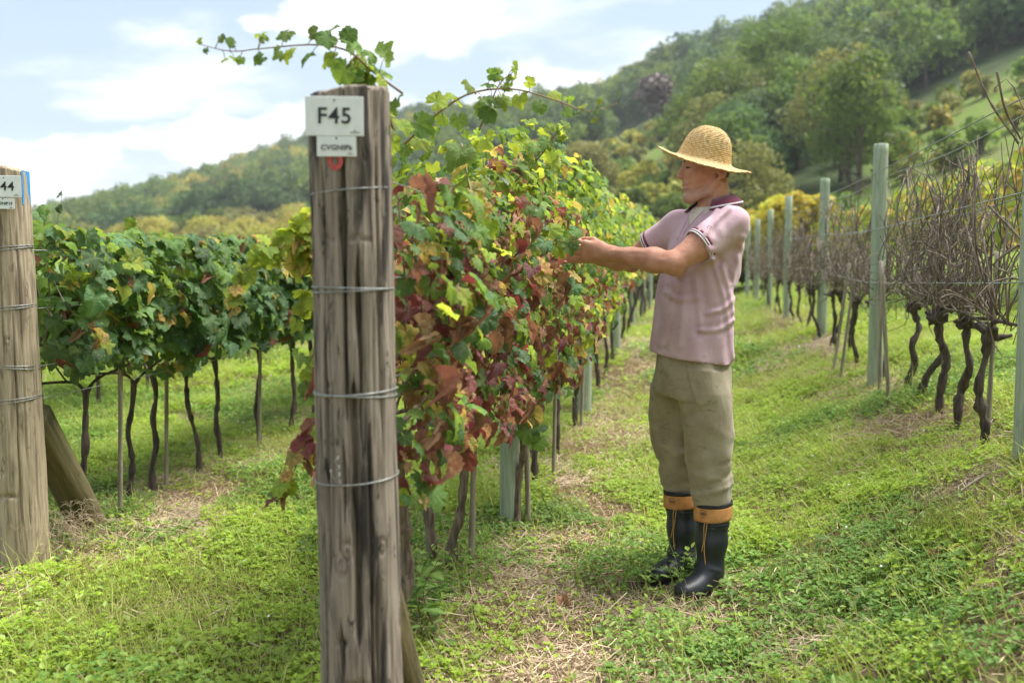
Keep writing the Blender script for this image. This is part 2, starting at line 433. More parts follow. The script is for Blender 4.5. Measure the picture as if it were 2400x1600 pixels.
# ------------------------------------------------------------------ scatter: many copies of a few patches as ONE stuff object
PROTO = []
def scatter(name, pts, rotz, scl, idx, protos, tilt=None):
    me = bpy.data.meshes.new(name)
    pts = np.asarray(pts, np.float32); n = len(pts)
    me.vertices.add(n); me.vertices.foreach_set('co', pts.ravel())
    rot = np.zeros((n, 3), np.float32); rot[:, 2] = rotz
    if tilt is not None: rot[:, :2] = tilt
    for k, t, d in (('rot', 'FLOAT_VECTOR', rot), ('scl', 'FLOAT', np.asarray(scl, np.float32)), ('idx', 'INT', np.asarray(idx, np.int32))):
        a = me.attributes.new(k, t, 'POINT')
        a.data.foreach_set('vector' if t == 'FLOAT_VECTOR' else 'value', d.ravel())
    o = obj(name, me)
    pc = bpy.data.collections.new(name + '_patches')
    for q, pm in enumerate(protos):
        po = bpy.data.objects.new('%s_patch_%02d' % (name, q), pm); pc.objects.link(po)
    ng = bpy.data.node_groups.new(name + '_scatter', 'GeometryNodeTree')
    ng.interface.new_socket('Geometry', in_out='INPUT', socket_type='NodeSocketGeometry')
    ng.interface.new_socket('Geometry', in_out='OUTPUT', socket_type='NodeSocketGeometry')
    gi = ng.nodes.new('NodeGroupInput'); go = ng.nodes.new('NodeGroupOutput')
    ip = ng.nodes.new('GeometryNodeInstanceOnPoints'); ci = ng.nodes.new('GeometryNodeCollectionInfo')
    ci.inputs[0].default_value = pc; ci.inputs[1].default_value = True; ci.inputs[2].default_value = True
    def na(nm, dt):
        x = ng.nodes.new('GeometryNodeInputNamedAttribute'); x.data_type = dt; x.inputs[0].default_value = nm; return x.outputs[0]
    L = ng.links.new
    L(gi.outputs[0], ip.inputs['Points']); L(ci.outputs[0], ip.inputs['Instance'])
    ip.inputs['Pick Instance'].default_value = True
    L(na('idx', 'INT'), ip.inputs['Instance Index']); L(na('rot', 'FLOAT_VECTOR'), ip.inputs['Rotation']); L(na('scl', 'FLOAT'), ip.inputs['Scale'])
    L(ip.outputs[0], go.inputs[0])
    md = o.modifiers.new('scatter', 'NODES'); md.node_group = ng
    return o

# ------------------------------------------------------------------ trees
def crown_mat(name, a, b, trans, tw=0.42, vary=0.35):
    m, nt, out = mat(name)
    r = attr(nt, 'rnd'); o = orand(nt)
    c = mixc(nt, r, a, b)
    c = nd(nt, 'ShaderNodeHueSaturation', {'Color': c, 'Value': mth(nt, 'ADD', 1 - vary, mth(nt, 'MULTIPLY', o, 2 * vary)),
           'Hue': mth(nt, 'ADD', 0.475, mth(nt, 'MULTIPLY', mth(nt, 'FRACT', mth(nt, 'MULTIPLY', o, 5.7)), 0.05))}).outputs[0]
    p = nd(nt, 'ShaderNodeBsdfPrincipled', {'Base Color': c, 'Roughness': 0.6, 'Specular IOR Level': 0.25})
    t = nd(nt, 'ShaderNodeBsdfTranslucent', {'Color': mixc(nt, 0.5, c, trans)})
    mx = nd(nt, 'ShaderNodeMixShader', {0: tw, 1: p.outputs[0], 2: t.outputs[0]})
    nt.links.new(mx.outputs[0], out.inputs[0])
    return m
CM = {'green': crown_mat('crown_green', (0.085, 0.145, 0.035), (0.19, 0.26, 0.055), (0.30, 0.42, 0.07)),
      'deep': crown_mat('crown_deep', (0.058, 0.108, 0.042), (0.12, 0.185, 0.06), (0.18, 0.28, 0.07)),
      'yellow': crown_mat('crown_yellow', (0.26, 0.26, 0.05), (0.46, 0.40, 0.08), (0.6, 0.54, 0.10)),
      'olive': crown_mat('crown_olive', (0.16, 0.17, 0.05), (0.28, 0.27, 0.08), (0.40, 0.38, 0.10)),
      'bright': crown_mat('crown_bright', (0.36, 0.35, 0.035), (0.52, 0.46, 0.05), (0.7, 0.62, 0.07)),
      'bare': crown_mat('crown_bare', (0.13, 0.10, 0.085), (0.21, 0.17, 0.15), (0.2, 0.16, 0.13), 0.15)}
M_TRUNK = simple_mat('tree_bark', (0.06, 0.045, 0.035), (0.16, 0.13, 0.10), 6, 0.95, (1, 1, 0.2), 0.6, 0.05)

def crown_geo(seed, n, leaf, w=1.0, h=1.0, base=0.25, blobs=11):
    """leaf clumps over lumpy lobes; unit crown: width ~w, from base*h to h"""
    rs = np.random.RandomState(seed)
    V, A = [], []
    bc = []
    for b in range(blobs):
        t = rs.rand(); ang = rs.rand() * 6.283
        zc = base * h + (h - base * h) * (0.18 + 0.64 * t)
        rad = 0.30 * w * math.sin(math.pi * (0.25 + 0.62 * t)) * (0.5 + rs.rand() * 0.7)
        bc.append((rad * math.cos(ang), rad * math.sin(ang), zc, (0.15 + 0.13 * rs.rand()) * w * (1.15 - 0.35 * t)))
    bc.append((0, 0, h * 0.62, 0.26 * w))
    bc = np.array(bc)
    k = rs.choice(len(bc), n, p=bc[:, 3] ** 2 / (bc[:, 3] ** 2).sum())
    d = rs.normal(size=(n, 3)); d /= np.linalg.norm(d, axis=1)[:, None]; d[:, 2] = np.where((d[:, 2] < -0.3) & (rs.rand(n) < 0.6), -d[:, 2], d[:, 2])
    rr = bc[k, 3] * (0.70 + 0.38 * rs.rand(n) ** 0.7)
    c = bc[k, :3] + d * rr[:, None] * np.array([1, 1, 0.85])
    nrm = d + rs.normal(size=(n, 3)) * 0.55; nrm /= np.linalg.norm(nrm, axis=1)[:, None]
    t1 = np.cross(nrm, rs.normal(size=(n, 3))); t1 /= np.linalg.norm(t1, axis=1)[:, None]; t2 = np.cross(nrm, t1)
    sz = leaf * (0.6 + 0.8 * rs.rand(n))
    q = []
    for a in (0.0, 1.9, 3.4, 4.7):
        q.append(c + (t1 * math.cos(a) + t2 * math.sin(a)) * sz[:, None] * (0.75 + 0.5 * rs.rand(n))[:, None])
    V = np.stack(q, 1).reshape(-1, 3)
    F = np.arange(4 * n).reshape(-1, 4)
    rnd = np.repeat(np.clip(0.25 * rs.rand(n) + 0.55 * rs.rand(len(bc))[k] + 0.2 * rs.rand(n), 0, 1), 4)
    return V, F, rnd
def trunk_geo(g, h, r, seed, m):
    rs = np.random.RandomState(seed)
    pts = [(0, 0, -0.05 * h), (0.02 * h * rs.randn(), 0.02 * h * rs.randn(), 0.3 * h), (0.03 * h * rs.randn(), 0.03 * h * rs.randn(), 0.75 * h)]
    P = spline(pts, 7); add_tube(g, P, np.linspace(r, r * 0.35, 7), 7, m, rnd=0.5)
    for b in range(5):
        t = rs.uniform(0.35, 0.8); p = P[int(t * 6)]; a = rs.rand() * 6.28
        e = p + np.array([math.cos(a), math.sin(a), 0.9]) * h * rs.uniform(0.13, 0.25)
        add_tube(g, spline([p, (p + e) / 2 + np.array([0, 0, -0.02 * h]), e], 5), np.linspace(r * 0.4, r * 0.1, 5), 5, m, rnd=0.5)
FOREST = {}
def forest_proto(kind, seed, w, h, n=620, leaf=0.26):
    g = Geo()
    trunk_geo(g, h, 0.16, seed, 1)
    V, F, rn = crown_geo(seed, n, leaf, w, h, 0.12, 15)
    g.add(V, F, 0, rnd=rn)
    return g.mesh('forest_tree', [CM[kind], M_TRUNK], smooth=False)

def build_forest():
    rs = np.random.RandomState(7)
    def pts(r0, r1, p0, p1, sp):
        n = int(0.5 * (p1 - p0) / 2287 * (r1 ** 2 - r0 ** 2) / (sp * sp))
        px = rs.uniform(p0, p1, n); y = np.sqrt(rs.uniform(r0 ** 2, r1 ** 2, n)); x = (px - 1176) / 2287 * y
        return px, x, y
    # nearer wood behind the man, finer leaf clumps
    px, x, y = pts(46, 98, 1600, 1985, 3.9)
    near = [forest_proto(k, s, 5.4, 5.2 + (s % 3) * 0.9, 2600, 0.105) for k, s in (('deep', 61), ('green', 62), ('deep', 63), ('green', 64), ('olive', 65))]
    o = scatter('near_wood', np.stack([x, y, ground_h(x, y) - 0.5], 1), rs.uniform(0, 6.28, len(x)), rs.uniform(0.7, 1.25, len(x)), rs.choice(5, len(x)), near)
    tag(o, 'green wood at the foot of the hill behind the man', 'wood', kind='stuff')
    px, x, y = pts(80, 400, -500, 3000, 3.9)
    dens = fbm(x / 30, y / 30, 0, 41, 3)
    keep = ~((y < 78) & (px > 1960)) & ~((y < 105) & (px < 1600)) & ~((px < 950) & (y < 150)) & ~((px > 1400) & (px < 1590) & (y < 150)) & ~((px > 1250) & (px <= 1400) & (y < 120))
    keep &= ~((y < 170) & (dens > 0.35) & (px < 1600)) & ~((px > 1960) & (y < 78))
    px, x, y, dens = px[keep], x[keep], y[keep], dens[keep]
    e = pts(79, 190, 1950, 3000, 3.6); px = np.concatenate([px, e[0]]); x = np.concatenate([x, e[1]]); y = np.concatenate([y, e[2]])
    z = ground_h(x, y) - 0.6
    kinds = [('deep', 1), ('green', 2), ('deep', 3), ('green', 4), ('green', 5), ('olive', 6), ('yellow', 8)]
    protos = [forest_proto(k, s, 7.2, 6.6 + (s % 3) * 1.2) for k, s in kinds]
    tone = fbm(x / 45, y / 45, 0, 77, 3) + rs.normal(size=len(x)) * 0.42
    idx = np.where(tone < 0.0, rs.choice([0, 2], len(x)), np.where(tone < 0.75, rs.choice([1, 3, 4], len(x)), np.where(tone < 1.15, 5, 6)))
    o = scatter('hill_forest', np.stack([x, y, z], 1), rs.uniform(0, 6.28, len(x)), rs.uniform(0.6, 1.1, len(x)), idx, protos)
    tag(o, 'dense green forest covering the hillsides behind the vineyard', 'forest', kind='stuff')
    # yellowing thicket at the foot of the far left hill
    px, x, y = pts(95, 150, -400, 1050, 4.2)
    z = ground_h(x, y) - 0.8
    protos = [forest_proto('yellow', 31, 7, 4.6), forest_proto('yellow', 32, 7, 5.2), forest_proto('olive', 33, 7, 5.0), forest_proto('green', 34, 7, 5)]
    idx = rs.choice([0, 1, 2, 3], len(x), p=[.36, .32, .2, .12])
    o = scatter('yellow_thicket', np.stack([x, y, z], 1), rs.uniform(0, 6.28, len(x)), rs.uniform(0.4, 0.8, len(x)), idx, protos)
    tag(o, 'yellow green thicket below the hill beyond post F44', 'thicket', kind='stuff')
    # low scrub and planted strips on the open slope between the trees
    px, x, y = pts(40, 125, 1180, 1640, 2.0)
    keep = np.abs(((y * 0.8 + x * 0.3) / 4.5) % 1 - 0.5) < 0.30
    px2, x2, y2 = pts(45, 72, 1900, 2900, 2.0)
    keep2 = (np.abs(((y2 + x2 * 0.5) / 5.0) % 1 - 0.5) < 0.22)
    x = np.concatenate([x[keep], x2[keep2]]); y = np.concatenate([y[keep], y2[keep2]])
    z = ground_h(x, y) - 0.1
    protos = [forest_proto('yellow', 51, 1.9, 1.7, 160, 0.17), forest_proto('green', 52, 1.9, 1.5, 160, 0.17), forest_proto('olive', 53, 1.9, 1.6, 160, 0.17)]
    idx = rs.choice([0, 1, 2], len(x), p=[.35, .4, .25])
    o = scatter('slope_scrub', np.stack([x, y, z], 1), rs.uniform(0, 6.28, len(x)), rs.uniform(0.6, 1.3, len(x)), idx, protos)
    tag(o, 'low yellow green scrub in strips on the open slope', 'scrub', kind='stuff')
build_forest()

def tree(name, label, px, depth, w, h, kind, seed, n=11000, leaf=0.12, base=0.06, group=None, cat='tree', blobs=34):
    x = (px - 1176) / 2287 * depth; z = gz(x, depth)
    root = obj(name, None, loc=(x, depth, z)); tag(root, label, cat, group)
    g = Geo(); trunk_geo(g, h, h * 0.022, seed, 0)
    obj('trunk', g.mesh('trunk', [M_TRUNK]), root)
    V, F, rn = crown_geo(seed, n, leaf, w, h, base, blobs)
    obj('crown', make_mesh('crown', V, [F], [CM[kind]], attrs={'rnd': rn}, smooth=False), root)
    return root
TG = 'trees on the slope behind the vineyard'
tree('round_tree', 'olive green round tree on the slope above the far end of the middle row', 1345, 78, 5.6, 5.6, 'olive', 101, group=TG)
tree('broadleaf_tree', 'tall dark green tree just behind the straw hat', 1650, 74, 8.5, 9.6, 'green', 102, group=TG)
tree('broadleaf_tree', 'tallest bright green tree to the right of the straw hat', 1790, 80, 10.0, 11.2, 'green', 103, group=TG)
tree('broadleaf_tree', 'wide dark tree between the tallest tree and the grassy terrace', 1915, 76, 9.5, 9.0, 'deep', 104, group=TG)
tree('broadleaf_tree', 'shorter deep green tree with its foot behind the bare row', 1735, 66, 7.5, 6.0, 'deep', 105, group=TG)
tree('broadleaf_tree', 'deep green tree at the edge of the grassy terrace', 1985, 88, 8.0, 7.2, 'deep', 106, group=TG)
tree('bare_tree', 'leafless greyish purple tree high on the wooded hill', 2140, 140, 9.0, 11.0, 'bare', 107, n=2600, leaf=0.28)
tree('bare_tree', 'small greyish leafless tree between the slope and the forest', 1500, 128, 6.0, 6.5, 'bare', 108, n=1600, leaf=0.28)
tree('yellow_tree', 'slim bright yellow tree to the left of the hat crown', 1568, 92, 2.6, 6.0, 'bright', 109, n=1500, leaf=0.2)
for k, (px, d, w, h, kd) in enumerate([(1395, 62, 3.0, 2.6, 'olive'), (1450, 58, 2.4, 2.6, 'green'), (1505, 60, 2.6, 2.2, 'yellow'), (1548, 55, 2.2, 1.9, 'green'), (1470, 75, 3.2, 3.2, 'yellow')]):
    tree('slope_bush', ['olive bush on the open slope below the round tree', 'leafy green bush midway on the open slope', 'yellow bush low on the slope before the face',
                        'small green bush just in front of the nose on the slope', 'pale yellow bush high on the open slope'][k], px, d, w, h, kd, 120 + k, n=1500, leaf=0.16, base=0.05, group='bushes on the open slope', cat='bush', blobs=12)
for k, (px, d, w, h) in enumerate([(1740, 29, 2.8, 2.5), (1800, 27, 2.6, 2.6), (1850, 26, 2.4, 2.5)]):
    tree('yellow_bush', ['bright yellow bush at the end of the grass path', 'bright yellow bush in the middle of the three', 'bright yellow bush nearest the bare row posts'][k],
         px, d, w, h, 'bright', 140 + k, n=2200, leaf=0.10, base=0.03, group='yellow bushes behind the bare row', cat='bush', blobs=14)

for k, (px, d, w, h, kd) in enumerate([(1470, 29, 2.6, 2.0, 'green'), (1545, 28, 2.6, 2.2, 'olive'), (1615, 29, 2.8, 2.3, 'green'), (1680, 30, 2.6, 2.4, 'olive'), (1905, 27, 2.6, 2.4, 'green')]):
    tree('path_bush', ['leafy green bush closing the far end of the middle row', 'olive bush beside the green one at the far end of the middle row', 'rounded green bush behind the shirt of the man', 'olive bush behind the back of the man',
         'green bush behind the third pale post of the bare row'][k], px, d, w, h, kd, 150 + k, n=2200, leaf=0.09, base=0.03, group='bushes at the end of the grass path', cat='bush', blobs=14)

# ------------------------------------------------------------------ posts
NOTCH = [(-math.pi / 2 - 0.02, 0.335, 0.42, 0.006, 0.014), (-math.pi / 2 - 0.32, 0.435, 0.22, 0.008, 0.010), (-math.pi / 2 + 0.35, 1.372, 0.40, 0.0035, 0.006), (-math.pi / 2 - 0.45, 1.375, 0.2, 0.003, 0.005)]
KNOT = [(-math.pi / 2 - 0.30, 0.62, 0.016), (-math.pi / 2 - 0.12, 0.655, 0.013), (-math.pi / 2 + 0.75, 0.66, 0.010), (-math.pi / 2 + 0.5, 1.56, 0.007), (-math.pi / 2 - 0.55, 1.02, 0.012), (-math.pi / 2 + 0.2, 0.98, 0.010)]
def round_post(name, h, r0, r1, seed, m, cracks=(), seg=28, rows=24, lump=0.004, top_tilt=(0.0, 0.0), sink=0.25, dome=0.012):
    """a round timber with real splits: each crack = (angle, z0, z1, half width in m, depth)"""
    z = np.linspace(-sink, h, rows)
    th = np.arange(seg) / seg * 2 * np.pi
    Z, T = np.meshgrid(z, th, indexing='ij')
    rad = r0 + (r1 - r0) * np.clip(Z / h, 0, 1)
    X0, Y0 = np.cos(T), np.sin(T)
    rad = rad + lump * fbm(X0 * 1.3 + seed, Y0 * 1.3, Z * 1.2, seed, 3)
    if seg > 100:
        rad = rad + 0.0018 * fbm(X0 * 12, Y0 * 12, Z * 3.5, seed + 3, 3) - 0.0016 * np.abs(vnoise(X0 * 30, Y0 * 30, Z * 5.0, seed + 5)) + 0.0022 * vnoise(X0 * 4, Y0 * 4, Z * 9.0, seed + 6)
        for (a, zz, ha, wd, dp) in NOTCH:
            da = np.abs((T - a + np.pi) % (2 * np.pi) - np.pi)
            rad = rad - dp * np.exp(-((Z - zz - 0.008 * vnoise(T * 9, zz, 0, 4)) / wd) ** 2) * sm(ha, ha * 0.5, da)
        for (a, zz, rr) in KNOT:
            dk = np.hypot(((T - a + np.pi) % (2 * np.pi) - np.pi) * rad, (Z - zz) * 0.55)
            rad = rad + 0.004 * np.exp(-(dk / rr) ** 2) - 0.006 * np.exp(-((dk - rr * 0.9) / (rr * 0.25)) ** 2) - 0.008 * np.exp(-(dk / (rr * 0.3)) ** 2)
    for (a, z0, z1, hw, dp) in cracks:
        c = a + 0.05 * vnoise(Z * 2.2, a * 3, 0, 11) + 0.02 * vnoise(Z * 9, a * 5, 0, 12)
        d = np.abs((T - c + np.pi) % (2 * np.pi) - np.pi) * rad
        w = hw * sm(z0 - 0.02, z0 + 0.10, Z) * sm(z1 + 0.02, z1 - 0.10, Z) * (0.65 + 0.6 * vnoise(Z * 5, a * 7, 0, 13))
        w = np.maximum(w, 1e-5)
        rad = rad - dp * np.exp(-(d / w) ** 2) * np.minimum(1, w / (hw * 0.3))
    X, Y = X0 * rad, Y0 * rad
    Zt = Z + (top_tilt[0] * X + top_tilt[1] * Y) * sm(h - 0.3, h, Z)
    Zt = np.where(Z >= h - 1e-6, Zt - 0.006 + 0.004 * vnoise(X0 * 6, Y0 * 6, 0, seed), Zt)
    V = np.stack([X, Y, Zt], -1).reshape(-1, 3)
    i = np.arange(rows - 1)[:, None] * seg; j = np.arange(seg)[None]; j2 = (j + 1) % seg
    F = np.stack([i + j, i + j2, i + seg + j2, i + seg + j], -1).reshape(-1, 4)
    g = Geo(); g.add(V, F)
    # end grain: two rings and a centre
    e = (rows - 1) * seg; top = V[e:e + seg]
    cen = top.mean(0); base = g.n
    R1 = cen + (top - cen) * 0.93; R1[:, 2] = top[:, 2] + dome * 0.4; R2 = cen + (top - cen) * 0.5; R2[:, 2] += dome
    g.add(np.vstack([R1, R2, cen[None] + [0, 0, dome * 1.2]]), np.zeros((0, 4), int))
    j = np.arange(seg); j2 = (j + 1) % seg
    g.f4.append(np.vstack([np.stack([e + j, e + j2, base + j2, base + j], -1), np.stack([base + j, base + j2, base + seg + j2, base + seg + j], -1)]))
    g.m4.append(np.zeros(2 * seg, np.int32))
    g.f3.append(np.stack([base + seg + j, base + seg + j2, np.full(seg, base + 2 * seg)], -1)); g.m3.append(np.zeros(seg, np.int32))
    return g.mesh(name, [m])

def wire_loop(r, z, tilt=0.0, az=0.0, wr=0.0016, wob=0.0, z2=None):
    n = 40; t = np.linspace(0, 2 * np.pi, n)
    P = np.stack([np.cos(t) * (r + wr), np.sin(t) * (r + wr), z + tilt * np.cos(t - az) + wob * np.sin(3 * t)], -1)
    g = Geo(); add_tube(g, P, wr, 5, cap=False); return g.mesh('wire_loop', [M_WIRE])

def text_mesh(s, size, m, bold=0.0, extrude=0.0006, spacing=1.0):
    cu = bpy.data.curves.new('lettering', 'FONT'); cu.body = s; cu.size = size; cu.align_x = 'CENTER'; cu.align_y = 'CENTER'
    cu.extrude = extrude; cu.offset = bold; cu.resolution_u = 3; cu.space_character = spacing
    o = bpy.data.objects.new('lettering_tmp', cu); COL.objects.link(o)
    dg = bpy.context.evaluated_depsgraph_get(); me = bpy.data.meshes.new_from_object(o.evaluated_get(dg))
    bpy.data.objects.remove(o); bpy.data.curves.remove(cu)
    me.materials.clear(); me.materials.append(m)
    return me

def sign(name, label, w, h, text, tsize, loc, yaw, ty=0.0, bold=0.0, mark=True, group=None, spacing=1.0):
    g = Geo(); box(g, (-w / 2, -0.0015, -h / 2), (w / 2, 0.0015, h / 2))
    o = obj(name, g.mesh(name, [M_PLATE], smooth=False), loc=loc, rot=(0, 0, yaw)); tag(o, label, 'sign', group)
    b = o.modifiers.new('bevel', 'BEVEL'); b.width = 0.0007; b.segments = 1
    obj('lettering', text_mesh(text, tsize, M_INK, bold, spacing=spacing), o, (0, -0.0022, ty), (R(90), 0, 0))
    g = Geo()
    t = np.linspace(0, 2 * np.pi, 9)[:-1]
    V = np.vstack([np.stack([0.0024 * np.cos(t), np.full(8, -0.0022), 0.0024 * np.sin(t)], -1), [[0, -0.0034, 0]]])
    g.add(V, np.array([[k, (k + 1) % 8, 8] for k in range(8)]))
    obj('nail', g.mesh('nail', [M_INK]), o, (0.0, 0, h * 0.40))
    if mark:   # small printed maker's mark in the corner: two lines and a drop
        g = Geo(); k = w / 0.129
        x0 = w / 2 - 0.020 * k; z0 = -h / 2 + 0.008 * k
        box(g, (x0 - 0.011 * k, -0.0022, z0 - 0.0010 * k), (x0 + 0.011 * k, -0.0017, z0 + 0.0008 * k))
        box(g, (x0 - 0.004 * k, -0.0022, z0 + 0.0018 * k), (x0 + 0.004 * k, -0.0017, z0 + 0.0028 * k))
        box(g, (x0 - 0.0012 * k, -0.0022, z0 + 0.0034 * k), (x0 + 0.0012 * k, -0.0017, z0 + 0.0062 * k))
        obj('printed_mark', g.mesh('printed_mark', [simple_mat('grey_ink', (0.2, 0.2, 0.21), (0.26, 0.26, 0.27))], smooth=False), o)
    return o

def surf_decal(name, m, r, outline_uv, parent):
    """a thin painted shape on a round post: outline given as quads of (angle, z)"""
    g = Geo()
    for q in outline_uv:
        V = np.array([[math.cos(a) * (r + 0.002), math.sin(a) * (r + 0.002), z] for a, z in q]); g.add(V, np.array([[0, 1, 2, 3]]))
    return obj(name, g.mesh(name, [m]), parent)

FRONT = -math.pi / 2
# --- F45, the big grey post in front
CR45 = [(FRONT - 0.62, 0.55, 1.58, 0.0050, 0.022), (FRONT - 0.05, 0.95, 1.66, 0.0075, 0.034), (FRONT + 0.12, 0.42, 1.06, 0.0120, 0.036), (FRONT + 0.46, 0.05, 0.98, 0.0050, 0.026),
        (FRONT + 0.31, 0.86, 1.36, 0.0085, 0.030), (FRONT - 0.36, 0.30, 0.50, 0.0080, 0.022), (FRONT + 0.62, 0.18, 0.62, 0.0070, 0.024), (FRONT - 0.80, 0.2, 0.9, 0.0045, 0.018), (FRONT + 0.02, 1.56, 1.76, 0.0035, 0.016),
        (FRONT - 0.5, 1.60, 1.76, 0.0035, 0.016), (FRONT + 0.20, 0.05, 0.36, 0.0060, 0.020), (FRONT - 0.18, 0.72, 0.92, 0.0060, 0.020), (FRONT + 0.85, 0.7, 1.6, 0.0040, 0.016), (FRONT - 1.15, 0.1, 1.7, 0.004, 0.012)]
F45 = obj('end_post', round_post('end_post', 1.712, 0.103, 0.0905, 4, M_POST, CR45, 260, 300, 0.004, (0.10, 0.0)), loc=(P0[0], P0[1], -0.012), rot=(0, R(-0.55), 0))
tag(F45, 'thick grey cracked end post with the F45 sign plate', 'post', 'end posts of the vine rows')
F45_LEAN = math.tan(R(-0.55))
for z, tl, dbl in ((1.485, 0.008, 0), (1.255, 0.004, 1), (1.012, -0.006, 1), (0.812, 0.006, 0)):
    obj('wire_loop', wire_loop(0.103 - 0.0073 * z, z, tl, 0.3), F45)
    if dbl: obj('wire_loop', wire_loop(0.103 - 0.0073 * z, z + 0.006, -tl * 0.8, 0.2), F45)
g = Geo()   # twisted wire end above the lowest loop
tw = np.array([[-0.028 + 0.005 * math.sin(k * 1.7), -0.103 - 0.004 * math.cos(k * 1.7), 0.815 + 0.0045 * k] for k in range(12)])
add_tube(g, tw, 0.0016, 5); add_tube(g, spline([tw[-1], tw[-1] + [0.006, -0.006, 0.016], tw[-1] + [-0.004, -0.012, 0.004]], 6), 0.0014, 5)
add_tube(g, spline([tw[0], tw[0] + [-0.012, -0.004, 0.02], tw[0] + [-0.016, -0.002, 0.034]], 5), 0.0013, 5)
obj('wire_twist', g.mesh('wire_twist', [M_WIRE]), F45)
ring = []
for k in range(20):
    if math.sin((k + 0.5) / 20 * 2 * math.pi) > 0.80: continue
    a0, a1 = k / 20 * 2 * math.pi, (k + 1) / 20 * 2 * math.pi
    f = lambda rr, a: (FRONT - 0.215 + rr * math.cos(a) / 0.098, 1.546 + 1.05 * rr * math.sin(a))
    ring.append([f(0.0085, a0), f(0.019, a0), f(0.019, a1), f(0.0085, a1)])
surf_decal('paint_ring', M_RED, 0.0925, ring, F45)
yaw45 = R(5)
def on45(dx, z): return (P0[0] + dx + F45_LEAN * z * 1.0, P0[1] - 0.1015 - 0.004, z)
sign('number_plate', 'white F45 plate nailed to the thick grey post', 0.129, 0.087, 'F45', 0.050, (P0[0] - 0.034, P0[1] - 0.0985, 1.632), yaw45, -0.001, 0.0006, spacing=1.08, group='row number plates')
sign('variety_plate', 'small white CVGNIPk plate below the F45 plate', 0.087, 0.0445, 'CVGNIPk', 0.0165, (P0[0] - 0.030, P0[1] - 0.0980, 1.5655), yaw45, -0.003, 0.0002, spacing=1.05, group='grape variety plates')
# brace behind F45
def log(name, a, b, r0, r1, m, label, group=None):
    a = np.array(a); b = np.array(b); L = np.linalg.norm(b - a)
    o = obj(name, round_post(name, L, r0, r1, 9, m, [(1.0, 0.1, L * 0.8, 0.004, 0.01), (-1.2, 0.2, L * 0.9, 0.004, 0.01), (2.8, 0.2, L * 0.9, 0.003, 0.008)], 60, 60, 0.005, sink=0.12), loc=a)
    o.rotation_euler = Vector(b - a).to_track_quat('Z', 'Y').to_euler()
    return tag(o, label, 'brace', group)
bx, by = xy(-0.02, 0.44)
tx, ty = xy(0.0, 0.10)
log('brace_log', (bx, by, gz(bx, by)), (tx, ty, 0.50), 0.072, 0.062, M_POST_MOSS, 'brown brace log leaning from the ground against the F45 post', 'braces of the end posts')

# --- F44, the tan post on the left
X44, Y44 = xy(-2.02, 1.50)
Z44 = gz(X44, Y44)
CR44 = [(FRONT + 0.45, 0.15, 1.15, 0.005, 0.016), (FRONT - 0.15, 0.2, 0.9, 0.003, 0.010), (FRONT + 0.05, 0.9, 1.66, 0.004, 0.010), (FRONT + 0.8, 0.2, 1.5, 0.003, 0.010), (FRONT - 0.6, 0.1, 1.4, 0.003, 0.010)]
F44 = obj('end_post', round_post('end_post', 1.70, 0.104, 0.084, 14, M_POST_TAN, CR44, 160, 200, 0.005, (-0.16, 0.0)), loc=(X44, Y44, Z44), rot=(0, R(-0.45), 0))
tag(F44, 'tan end post with the F44 sign plate at the picture edge', 'post', 'end posts of the vine rows')
for z, tl in ((1.36, 0.012), (1.115, 0.010), (0.87, -0.010), (0.73, 0.012)):
    rr = 0.104 + (0.084 - 0.104) * z / 1.7
    obj('wire_loop', wire_loop(rr + 0.001, z, tl, 0.4, 0.0019), F44); obj('wire_loop', wire_loop(rr + 0.001, z + 0.011, tl * 0.6, 0.2, 0.0019), F44)
sgn = [[(FRONT - 0.55, 1.50), (FRONT + 0.10, 1.505), (FRONT + 0.10, 1.48), (FRONT - 0.55, 1.472)], [(FRONT - 0.10, 1.485), (FRONT + 0.10, 1.485), (FRONT - 0.18, 1.40), (FRONT - 0.36, 1.40)]]
surf_decal('paint_numeral', M_RED, 0.0885, sgn, F44)
surf_decal('blue_stripe', M_BLUE, 0.0865, [[(-0.42, 1.685), (0.4, 1.685), (0.4, 1.545), (-0.42, 1.545)]], F44)
sign('number_plate', 'white F44 plate nailed to the tan post', 0.129, 0.087, 'F44', 0.050, (X44 + 0.026, Y44 - 0.100, 1.615 + Z44), R(18), -0.001, 0.0006, spacing=1.08, group='row number plates')
sign('variety_plate', 'small white CVGNIP15 plate below the F44 plate', 0.087, 0.0445, 'CVGNIP15', 0.0155, (X44 + 0.020, Y44 - 0.1005, 1.546 + Z44), R(18), 0.0, 0.0002, group='grape variety plates')
bx, by = xy(-2.06, 2.06); tx, ty = xy(-2.03, 1.60)
log('brace_log', (bx, by, gz(bx, by)), (tx, ty, 0.66), 0.085, 0.075, M_POST_MOSS, 'mossy brown brace log leaning against the tan F44 post', 'braces of the end posts')

# --- line posts
def line_post(u, s, h, r, seed, label, m=M_POST_GREEN, seg=40, rows=40, group='line posts of the trellis', lean=0.0):
    x, y = xy(u, s)
    o = obj('trellis_post', round_post('trellis_post', h, r, r * 0.93, seed, m, [(FRONT + 0.3, 0.3, h, 0.003, 0.007), (FRONT - 0.5, 0.1, h * 0.7, 0.002, 0.006)], seg, rows, 0.003, dome=0.006), loc=(x, y, gz(x, y)), rot=(0, lean, 0))
    return tag(o, label, 'post', group)
line_post(-0.076, 2.43, 1.62, 0.046, 21, 'slim green grey post second in the middle row, vine stems twined round its foot')
line_post(-0.05, 5.7, 1.65, 0.062, 22, 'pale green post third in the middle row, foot in clear view')
for k, s in enumerate((9.2, 12.6, 16.0, 19.4)):
    line_post(-0.05, s, 1.65, 0.055, 23 + k, 'green post deep in the middle row among yellow leaves', seg=16, rows=10, group='far posts of the middle row')
